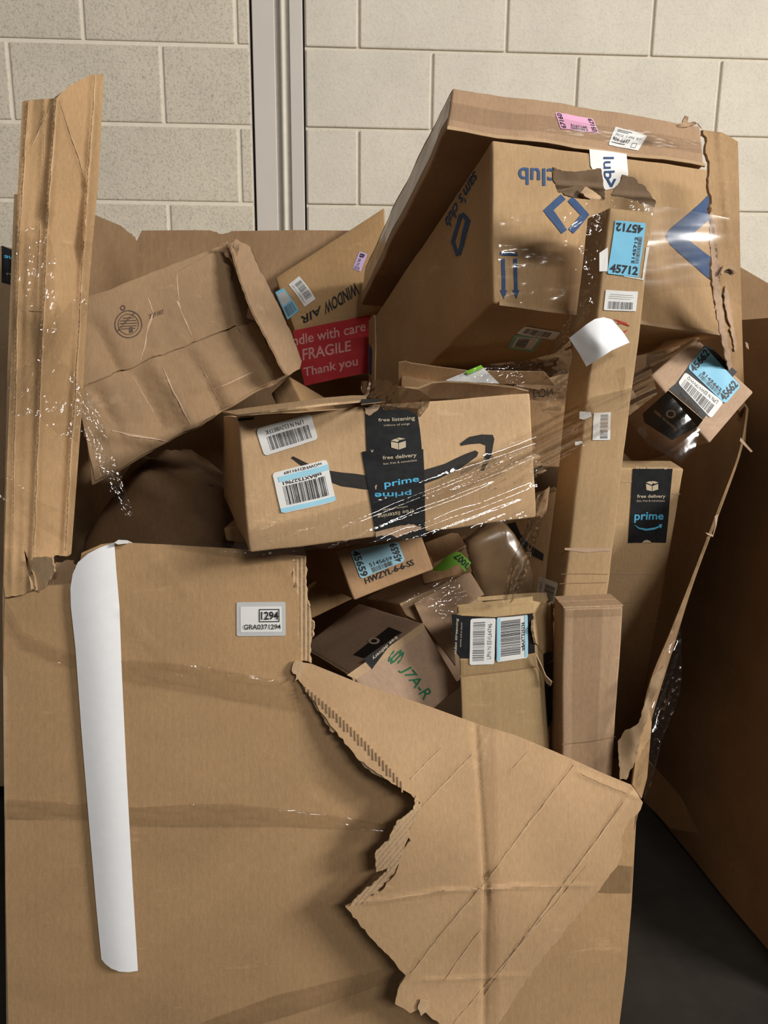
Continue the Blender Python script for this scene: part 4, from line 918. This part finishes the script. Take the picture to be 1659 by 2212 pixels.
sheet('torn_fibre', z8((1440, 790), (1470, 850), (1495, 910), (1530, 945), (1522, 968), (1500, 955), (1480, 910), (1450, 850)), onmap([(1160, 1420, 1.19), (1185, 1470, 1.18), (1190, 1480, 1.19)], .004, .05, 2), PALE, bx.root, .0015, 5)

# ---- box with green lettering
B = [[0.085, 1.22, 0.67], [0.206, 1.279, 0.742], [-0.019, 1.506, 0.608], [0.103, 1.566, 0.68], [0.01, 1.22, 0.794], [0.135, 1.279, 0.866], [-0.091, 1.506, 0.732], [0.028, 1.566, 0.804]]
bx = Carton('cardboard_box', 'tilted box with green J7A-R lettering and black tape inside the bin', B, card('kraft_green_lettered_box', (.43, .295, .205), var=.07), .0016, 12)
f = bx.face('-y')
f.text('J7A-R', z8((706, 845), (848, 1015), (770, 1062), (640, 880)), GREEN, bold=.012)
f.text('§', z8((690, 762), (640, 850), (570, 835), (615, 752)), GREEN, bold=.0)
f.poly(z8((345, 905), (785, 600), (800, 640), (400, 930)), TORN, 'worn_edge', off=.001)
ftop = bx.face('+z')
bt = ftop.poly(z8((385, 790), (590, 630), (668, 662), (620, 690), (450, 810)), BTAPE, 'black_tape', off=.0013)
b2 = f.poly(z8((440, 812), (655, 668), (630, 700), (575, 755), (490, 870)), BTAPE, 'black_tape', off=.0016)
f.text('free delivery', z8((640, 690), (500, 820), (485, 800), (625, 672)), TAN, 'lettering', b2, .002, .01)
def ringp(face, cx, cy, rx_, ry_, k, zz, mat, par, off):
    V = [face.inv(*zz((cx + rx_ * m * math.cos(i * math.pi / 10), cy + ry_ * m * math.sin(i * math.pi / 10)))[0]) for i in range(20) for m in (k, 1)]
    return face.st_obj('round_symbol', V, [(2 * i, 2 * i + 1, (2 * i + 3) % 40, (2 * i + 2) % 40) for i in range(20)], mat, par, off)
ringp(ftop, 505, 712, 34, 19, .55, z8, TAN, bt, .0018)
ringp(f2, 980, 1770, 36, 30, .6, z5, TAN, f2.root.children[-3] if False else f2.root, .0017)
bx.board('-x', (.0, .93, 1.0, 1.0), 'flap_edge', TORN, .003)

# ---- plain box with loose flaps in the middle
B = [[0.181, 1.417, 0.664], [0.332, 1.48, 0.718], [0.121, 1.6, 0.616], [0.271, 1.664, 0.67], [0.105, 1.439, 0.847], [0.257, 1.503, 0.891], [0.042, 1.623, 0.796], [0.199, 1.687, 0.851]]
bx = Carton('cardboard_box', 'plain brown box with doubled flaps behind the green-lettered box', B, card('kraft_middle_box', (.42, .28, .18), var=.07), .002, 13)
sheet('flap', z8((735, 490), (1062, 312), (1140, 440), (1060, 480), (990, 560), (960, 640), (975, 850), (790, 610)), onmap([(895, 1303, 1.405), (1017, 1237, 1.465), (1046, 1284, 1.46), (984, 1437, 1.385), (915, 1348, 1.395)], .003, .02, 3), bx.mat, bx.root, .004, 9)
sheet('flap', z8((650, 492), (760, 445), (1060, 310), (1066, 320), (740, 492), (790, 610), (770, 600), (690, 560)), onmap([(863, 1304, 1.432), (1016, 1236, 1.495), (915, 1348, 1.425), (1010, 1245, 1.49)]), TORN, bx.root, .004, 9)

# ---- box with the 45659 sticker
B = [[0.013, 1.299, 0.903], [0.163, 1.359, 0.941], [-0.073, 1.512, 0.872], [0.083, 1.572, 0.903], [-0.02, 1.305, 0.992], [0.134, 1.365, 1.019], [-0.091, 1.519, 0.953], [0.06, 1.579, 0.989]]
bx = Carton('cardboard_box', 'box with a blue 45659 sticker and HWZYL-6-6-SS lettering', B, kraft(14), .0012, 14)
f = bx.face('-y')
f.text('HWZYL-6-6-SS', z8((445, 345), (727, 234), (735, 268), (455, 380)), BLACKP, bold=.012)
lb = f.label(z8((362, 185), (640, 130), (682, 245), (425, 350)), LBLUE2, 'blue_sticker', off=.0015)
lb.text('45659', (.02, .04, .18, .96), INK, 1, .03); lb.text('45659', (.80, .06, .96, .94), INK, 3, .03); lb.text('5145659', (.27, .58, .76, .74), INK, 0, .015); lb.bars((.28, .77, .74, .96), 51, 28)

# ---- small dark boxes deeper down
bx = Carton('small_carton', 'small dark box deep in the gap left of the 45659 box', hexa([(655, 1345, 1.45), (770, 1290, 1.42), (640, 1330, 1.6), (740, 1290, 1.6), (650, 1283, 1.46), (755, 1225, 1.43), (640, 1280, 1.62), (720, 1230, 1.62)]), kraft(15), .0015, 15)
bx = Carton('small_carton', 'box with a bright green 3007 sticker wedged under the arrow box', hexa([(915, 1262, 1.52), (1028, 1232, 1.52), (905, 1230, 1.68), (1010, 1200, 1.68), (905, 1225, 1.50), (1020, 1195, 1.50), (905, 1180, 1.66), (1005, 1150, 1.66)]), kraft(16), .0015, 16)
f = bx.face('+z')
sheet('flap', zg((325, 300), (560, 212), (620, 215), (690, 320), (395, 472), (370, 400)), onmap([(918, 1172, 1.50), (990, 1152, 1.52), (1006, 1177, 1.46), (935, 1214, 1.455)], .003, .03, 4), kraft(16), bx.root, .004, 6)
GS = PanelSurf(onmap([(935, 1232, 1.452), (1016, 1215, 1.452), (1000, 1190, 1.462)]), bx.root)
gl = GS.poly(zg((385, 548), (520, 415), (600, 378), (640, 385), (738, 480), (680, 560), (620, 490), (500, 555)), LGREEN, 'green_sticker', off=.0)
GS.text('3007', zg((700, 540), (575, 430), (630, 388), (722, 490)), INK, 'lettering', gl, .001, .02)
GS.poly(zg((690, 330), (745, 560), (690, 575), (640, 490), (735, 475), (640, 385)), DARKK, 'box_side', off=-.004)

# ---- dark box with black printed bands, behind
C = hexa([(1110, 1330, 1.56), (1215, 1370, 1.50), (1080, 1300, 1.72), (1230, 1340, 1.72), (1040, 1120, 1.60), (1205, 1060, 1.50), (1050, 1100, 1.75), (1200, 1050, 1.75)])
bx = Carton('cardboard_box', 'shadowed box with black printed bands between arrow box and tall box', C, kraft(17), .002, 17)
f = bx.face('-y')
f.poly(z8((1120, 60), (1180, 40), (1260, 200), (1330, 300), (1420, 420), (1360, 400), (1240, 280), (1160, 170)), BLACKP, 'arrow_print')
f.poly(z8((1275, 30), (1320, 20), (1350, 90), (1400, 150), (1485, 205), (1480, 245), (1400, 205), (1330, 130)), BLACKP, 'arrow_print')

# ---- film-wrapped brown parcel
V_, F_ = [], []
def blob(name, label, ctr, rad, mat, seed, rot=0, amp=.25, cat='parcel', sq=3.0):
    V, F = [], []; nu, nv = 36, 22
    for j in range(nv + 1):
        ph = -math.pi / 2 + math.pi * j / nv
        for i in range(nu):
            th = 2 * math.pi * i / nu
            c = lambda a: math.copysign(abs(math.cos(a)) ** (2 / sq), math.cos(a)); s_ = lambda a: math.copysign(abs(math.sin(a)) ** (2 / sq), math.sin(a))
            p = Vector((c(ph) * c(th) * rad[0], c(ph) * s_(th) * rad[1], s_(ph) * rad[2]))
            nn = noise.noise(p * 14 + Vector((seed, 0, 0))); n3 = 1 - 2 * abs(noise.noise(p * 30 + Vector((seed, 4, 0))))
            p *= 1 + amp * .35 * nn + amp * .12 * n3
            p = Matrix.Rotation(rot, 3, 'Y') @ p
            V.append(Vector(ctr) + p)
    for j in range(nv):
        for i in range(nu): F.append((j * nu + i, j * nu + (i + 1) % nu, (j + 1) * nu + (i + 1) % nu, (j + 1) * nu + i))
    o = mesh_obj(name, V, F, [mat], None, None, True, [(v.x, v.z) for v in V]); tag(o, label, cat); return o
WRAP = plain('shiny_brown_wrap', (.17, .108, .058), .3, .5, .25, 18, 0, .25)
blob('padded_parcel', 'shiny plastic-wrapped brown parcel behind the open box', at(1075, 1222, 1.53), (.056, .035, .085), WRAP, 3, -.35, .5, sq=4.5)
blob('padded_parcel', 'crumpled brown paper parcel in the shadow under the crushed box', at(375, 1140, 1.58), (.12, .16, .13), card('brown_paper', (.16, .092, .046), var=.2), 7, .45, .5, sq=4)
blob('dark_tube', 'slim dark upright tube in the shadow left of the arrow box', at(462, 1120, 1.5), (.014, .014, .07), plain('dark_plastic', (.06, .04, .03), .4), 5, -.05, .1, 'tube')
bx = Carton('small_carton', 'small pale box peeking out beside the lower corner of the arrow box', hexa([(488, 1168, 1.36), (560, 1180, 1.36), (500, 1150, 1.46), (560, 1160, 1.46), (482, 1140, 1.36), (560, 1130, 1.36), (500, 1125, 1.46), (560, 1115, 1.46)]), kraft(18), .001, 18)

# ---- box behind the arrow box, with raised end and label
C = hexa([(865, 990, 1.50), (1215, 1010, 1.50), (890, 960, 1.60), (1215, 980, 1.60), (866, 812, 1.50), (1225, 880, 1.50), (868, 795, 1.58), (1225, 850, 1.58)])
bx = Carton('cardboard_box', 'box behind the arrow box with a white and green folded label', C, kraft(19), .002, 19)
f = bx.face('-y')
f.text('NCr3', z4((1545, 875), (1440, 880), (1442, 925), (1547, 920)), BLACKP, bold=.01)
sheet('flap', z4((735, 742), (770, 735), (800, 745), (1100, 785), (1500, 790), (1560, 860), (1200, 850), (800, 850), (735, 870)), onmap([(862, 784, 1.50), (1010, 800, 1.50), (1195, 830, 1.48), (880, 830, 1.52)], .003, .02, 3), bx.mat, bx.root, .004, 9)
sheet('folded_label', z4((983, 832), (1085, 790), (1170, 755), (1215, 800), (1265, 850), (1000, 840)), onmap([(963, 821, 1.47), (1039, 789, 1.48), (1078, 828, 1.46)], .003, .03, 5), PAPER, bx.root, .001, 7)
sheet('folded_label', z4((1085, 787), (1170, 752), (1180, 768), (1100, 800)), onmap([(1004, 802, 1.466), (1039, 787, 1.476), (1043, 795, 1.47)]), LGREEN, bx.root, .001, 7)

# ---- long white paper strip over the front edge
wp = [(247, 1172), (251, 1230), (258, 1310), (263, 1450), (275, 1700), (286, 1900), (298, 2097), (278, 2100), (258, 2099), (240, 2092), (228, 2083), (219, 2072), (208, 1960), (190, 1750), (176, 1580), (163, 1400), (153, 1310), (152, 1270), (157, 1240), (168, 1215), (190, 1196), (215, 1183)]
def strip_paper(x, y):
    t = min(1, max(0, (y - 1300) / 790)); xl = 152 + t * 66; xr = 257 + t * 41; s = min(1, max(0, (x - xl) / (xr - xl)))
    P = front_map(x, y); b = .006 + .008 * math.sin(math.pi * min(1, s * .95)) + .006 * (1 - s)
    return P + (CAM - P).normalized() * b
ws = sheet('paper_strip', wp, strip_paper, PAPER, None, .0006, 9, edge=PAPER); tag(ws, 'long white paper strip hanging down the front of the bin', 'paper')
sheet('curled_end', [(247, 1172), (256, 1166), (275, 1167), (290, 1174), (270, 1174), (255, 1176)], onmap([(247, 1172, 1.13), (275, 1167, 1.17), (290, 1174, 1.165)]), PAPER, ws, .0006, 5)

# ================================================================== NEIGHBOURS
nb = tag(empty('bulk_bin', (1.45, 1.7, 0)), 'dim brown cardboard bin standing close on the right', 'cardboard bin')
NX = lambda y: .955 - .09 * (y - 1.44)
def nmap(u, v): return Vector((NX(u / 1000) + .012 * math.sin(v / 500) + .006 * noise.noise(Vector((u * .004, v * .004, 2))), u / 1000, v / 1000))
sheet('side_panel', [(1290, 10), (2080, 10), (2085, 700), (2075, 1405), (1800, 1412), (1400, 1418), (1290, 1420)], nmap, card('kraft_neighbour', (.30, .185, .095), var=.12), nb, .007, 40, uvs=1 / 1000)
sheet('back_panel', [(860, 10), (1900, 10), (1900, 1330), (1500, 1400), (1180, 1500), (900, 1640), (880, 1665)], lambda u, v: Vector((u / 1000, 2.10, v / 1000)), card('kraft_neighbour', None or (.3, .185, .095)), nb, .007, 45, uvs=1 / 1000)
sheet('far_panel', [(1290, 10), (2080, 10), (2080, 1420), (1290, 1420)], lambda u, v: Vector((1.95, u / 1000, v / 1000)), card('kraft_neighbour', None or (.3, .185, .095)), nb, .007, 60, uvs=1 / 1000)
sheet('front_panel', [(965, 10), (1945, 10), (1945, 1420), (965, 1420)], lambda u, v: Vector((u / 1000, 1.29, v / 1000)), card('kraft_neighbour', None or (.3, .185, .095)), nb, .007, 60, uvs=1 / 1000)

C = hexa([(-260, 1700, 1.75), (40, 1700, 1.75), (-150, 1500, 2.2), (60, 1500, 2.2), (-260, 500, 1.75), (44, 560, 1.75), (-150, 510, 2.2), (60, 540, 2.2)])
bx = Carton('cardboard_box', 'dark box with black tape showing behind the left corner strip', [Vector((c.x, c.y, max(c.z, .12))) for c in C], card('kraft_left_box', (.30, .20, .115), var=.1), .003, 23, group='boxes beside the bulk bin')
f = bx.face('-y')
bt = f.poly([(4, 530), (40, 545), (42, 620), (4, 610)], BTAPE, 'black_tape')
f.text('prime', [(55, 566), (10, 560), (10, 548), (55, 554)], CYAN, 'lettering', bt, .0016, .012); f.text('free delivery', [(60, 592), (14, 588), (14, 594), (60, 598)], TAN, 'lettering', bt, .0016)

# ================================================================== STRETCH FILM AND LOOSE TAPE
def ftag(o, label): return tag(o, label, 'plastic film', 'stretch film on the heap')
# bands wound round the front of the bin
def band(pts, lift, seed, mat=TAPE, amp=.0012, ang=-8, fc=.09, base=front_map):
    g = lambda x, y: base(x, y)
    ca, sa = math.cos(math.radians(ang)), math.sin(math.radians(ang))
    def f(x, y):
        P = g(x, y); u = x * ca - y * sa; v = x * sa + y * ca
        d = lift + amp * (1 - 2 * abs(noise.noise(Vector((u * .006, v * fc, seed))))) + amp * .5 * noise.noise(Vector((u * .02, v * fc * 2, seed)))
        return P + (CAM - P).normalized() * d
    return sheet('film_band', pts, f, mat, bin_, 0, 6)
BAND = clear('film_band', 1.6, .04, .975, .14, .25, 50)
band([(14, 1300), (50, 1365), (160, 1415), (300, 1425), (450, 1440), (640, 1478), (652, 1540), (450, 1502), (300, 1478), (150, 1442), (50, 1402), (12, 1340)], .004, 1, BAND, .004, -8, .12)
band([(14, 1726), (190, 1736), (300, 1744), (420, 1736), (500, 1736), (600, 1746), (700, 1758), (835, 1780), (828, 1797), (700, 1790), (600, 1786), (430, 1787), (300, 1785), (190, 1772), (14, 1770)], .004, 2, BAND, .0045, -4, .12)
band([(430, 2212), (600, 2150), (850, 2088), (880, 2108), (700, 2172), (560, 2215)], .003, 3, BAND, .0035, 15, .12)
band([(1240, 1870), (1330, 1868), (1368, 1872), (1364, 1930), (1320, 1930), (1240, 1925)], .003, 4, clear('brown_tape', .8, .01, .78, .2, .1), .0005)
band([(1040, 1470), (1068, 1476), (1075, 1700), (1078, 1900), (1080, 2212), (1050, 2212), (1046, 1900), (1048, 1700)], .004, 5, BAND, .0018, 90, .05, flap_map)
band([(380, 1168), (540, 1176), (662, 1192), (664, 1212), (540, 1205), (480, 1200), (370, 1180)], .005, 6, FILM2, .003, -6)

# left: film gathered round the standing corner strip
SF = [(50, 400, 1.135), (180, 500, 1.15), (30, 800, 1.135), (180, 800, 1.16), (40, 1080, 1.13), (180, 1080, 1.16)]
o = film('stretch_film', zl((130, 0), (250, -40), (330, 20), (380, 180), (370, 420), (420, 560), (480, 490), (560, 420), (605, 520), (560, 620), (500, 700), (430, 800), (400, 900), (480, 920), (540, 1040), (560, 1180), (530, 1440), (380, 1370), (250, 1260), (80, 1260), (60, 1190), (90, 1100), (40, 1080), (60, 970), (160, 920), (290, 860), (300, 740), (240, 600), (180, 440), (110, 300), (95, 120)), SF, .008, 72, .009, .055, 1, FILM2, spacing=4)
ftag(o, 'crumpled clear film knotted round the tall left corner strip')
o = film('stretch_film', zl((470, 950), (540, 1050), (640, 1150), (680, 1250), (730, 1400), (800, 1580), (850, 1750), (915, 1940), (860, 1945), (780, 1820), (690, 1680), (640, 1500), (540, 1340), (520, 1200)), [(150, 800, 1.125), (230, 950, 1.12), (290, 1110, 1.11), (200, 1010, 1.10)], .009, -68, .014, .06, 2, FILM2, spacing=4)
ftag(o, 'twisted tail of clear film hanging from the left corner strip')
o = film('stretch_film', zl((0, 1700), (55, 1660), (150, 1740), (300, 1860), (500, 1930), (540, 1970), (500, 2080), (480, 2140), (400, 2100), (240, 2000), (120, 1900), (50, 1960), (0, 2010)), [(5, 1060, 1.135), (90, 1080, 1.132), (165, 1130, 1.16), (20, 1120, 1.135)], .006, -35, .004, .05, 3, STREAK, spacing=5)
ftag(o, 'clear film band wrapped across the lower left corner strip')
# over the arrow box
PB = [(500, 1190, 1.085), (800, 1150, 1.09), (1150, 1110, 1.14), (1150, 950, 1.145), (850, 1000, 1.115), (540, 1050, 1.085)]
o = film('stretch_film', [(505, 1186), (560, 1130), (640, 1120), (760, 1090), (860, 1060), (960, 1020), (1060, 975), (1160, 925), (1160, 1112), (1080, 1130), (960, 1150), (880, 1165), (760, 1178), (640, 1192), (545, 1202)], PB, .005, 22, .0022, .045, 4, STREAK, spacing=5, lift=.005)
ftag(o, 'clear film stretched over the lower half of the arrow box')
o = film('stretch_film', [(1000, 985), (1080, 950), (1160, 918), (1260, 870), (1340, 830), (1420, 790), (1500, 745), (1512, 728), (1440, 735), (1400, 770), (1420, 850), (1330, 920), (1240, 975), (1160, 1030), (1060, 1060), (990, 1050)], [(1000, 1020, 1.13), (1160, 970, 1.135), (1290, 880, 1.215), (1420, 800, 1.30), (1500, 740, 1.37)], .006, 27, .0018, .05, 5, STREAK, spacing=4, lift=.007)
ftag(o, 'taut clear film running from the arrow box up across the tall narrow box')
o = film('stretch_film', z9((0, 130), (300, 110), (440, 180), (560, 210), (700, 240), (830, 330), (800, 440), (700, 560), (560, 470), (420, 470), (280, 480), (220, 420), (260, 340), (60, 330), (0, 240)), [(780, 830, 1.13), (860, 860, 1.09), (930, 860, 1.10), (800, 820, 1.2)], .013, 60, .03, .06, 6, FILM2, spacing=3.5)
ftag(o, 'crumpled knot of clear film on top of the black tape')
o = film('stretch_film', z4((1060, 790), (1200, 750), (1400, 730), (1560, 690), (1640, 620), (1650, 700), (1620, 860), (1580, 1040), (1500, 1010), (1470, 960), (1440, 900), (1300, 850), (1150, 850)), [(1010, 800, 1.44), (1200, 770, 1.38), (1225, 740, 1.25), (1210, 900, 1.30)], .010, 15, .02, .04, 7, FILM2, spacing=4)
ftag(o, 'loose crinkled film left of the tall narrow box above the arrow box')
# twisted strand
o = film('stretch_film', [(1188, 1050), (1180, 1110), (1165, 1150), (1150, 1200), (1130, 1260), (1118, 1292), (1092, 1310), (1086, 1290), (1098, 1230), (1112, 1190), (1132, 1140), (1150, 1100), (1162, 1070)], [(1170, 1060, 1.17), (1140, 1160, 1.18), (1100, 1300, 1.185), (1160, 1150, 1.15)], .008, 68, .012, .11, 8, FILM2, spacing=3.5)
ftag(o, 'twisted shiny film strand running down to the open box')
# around the tall narrow box and the diamond box
o = film('stretch_film', z5((380, 270), (560, 250), (700, 270), (860, 300), (850, 380), (560, 330), (520, 420), (470, 650), (430, 1000), (380, 1100), (280, 1200), (180, 1350), (130, 1360), (220, 1150), (290, 1000), (300, 820), (330, 500), (370, 400)), [(1265, 440, 1.215), (1400, 450, 1.205), (1270, 650, 1.225), (1200, 760, 1.26)], .006, 75, .015, .06, 9, FILM2, spacing=4)
ftag(o, 'crinkled film clinging to the upper left edge of the tall narrow box')
o = film('stretch_film', z2((590, 600), (760, 560), (900, 570), (960, 640), (900, 760), (880, 900), (820, 950), (700, 930), (620, 930), (580, 860)), [(1080, 480, 1.315), (1250, 480, 1.33), (1080, 650, 1.305), (1250, 660, 1.32)], .0022, 10, .01, .03, 10, FILM, spacing=5)
ftag(o, 'glossy film patch over the lower front of the diamond box')
o = film('stretch_film', [(1390, 440), (1440, 446), (1530, 462), (1597, 476), (1600, 560), (1603, 660), (1560, 640), (1540, 620), (1470, 622), (1400, 640), (1385, 600), (1400, 520)], [(1390, 450, 1.235), (1530, 465, 1.28), (1600, 480, 1.29), (1600, 660, 1.30), (1400, 630, 1.235)], .0009, 8, .003, .02, 11, clear('film_sheet', .7, .012, .95, .16, .06, 14), spacing=7, lift=.006)
ftag(o, 'smooth film stretched from the tall narrow box to the right corner strip')
o = film('stretch_film', [(1330, 800), (1395, 770), (1412, 806), (1444, 848), (1512, 928), (1500, 975), (1470, 1000), (1400, 960), (1352, 900)], [(1340, 800, 1.24), (1505, 728, 1.385), (1640, 850, 1.36), (1530, 957, 1.34), (1420, 850, 1.33)], .003, 40, .004, .03, 12, FILM, spacing=6, lift=.008)
ftag(o, 'clear film drawn over the black tape of the far right box')
o = film('stretch_film', z8((650, 490), (760, 430), (900, 360), (960, 330), (1080, 470), (990, 480), (950, 560), (960, 700), (930, 640), (880, 560), (780, 500)), [(870, 1305, 1.40), (1010, 1250, 1.42), (980, 1380, 1.36)], .007, 25, .02, .05, 13, FILM2, spacing=4)
ftag(o, 'crumpled film lying on the plain middle box')
# right side: film hanging off the torn wall
o = film('stretch_film', zr((990, 1030), (1020, 1090), (1028, 1180), (1030, 1450), (1010, 1550), (960, 1680), (910, 1800), (880, 1930), (850, 2050), (810, 2150), (770, 2110), (800, 1900), (830, 1780), (850, 1600), (900, 1500), (930, 1400), (940, 1250)), [(1465, 1330, 1.22), (1470, 1480, 1.19), (1420, 1640, 1.15), (1390, 1720, 1.14), (1410, 1600, 1.16)], .005, 75, .008, .05, 14, FILM2, spacing=5)
ftag(o, 'clear film hanging down the torn right edge of the bin')
o = film('stretch_film', [(1400, 1640), (1470, 1720), (1510, 1800), (1450, 1790), (1420, 1760), (1390, 1730)], [(1400, 1640, 1.17), (1510, 1800, 1.35), (1420, 1760, 1.2)], .004, -50, .01, .05, 15, FILM, spacing=7)
ftag(o, 'loose film trailing into the dark gap at lower right')
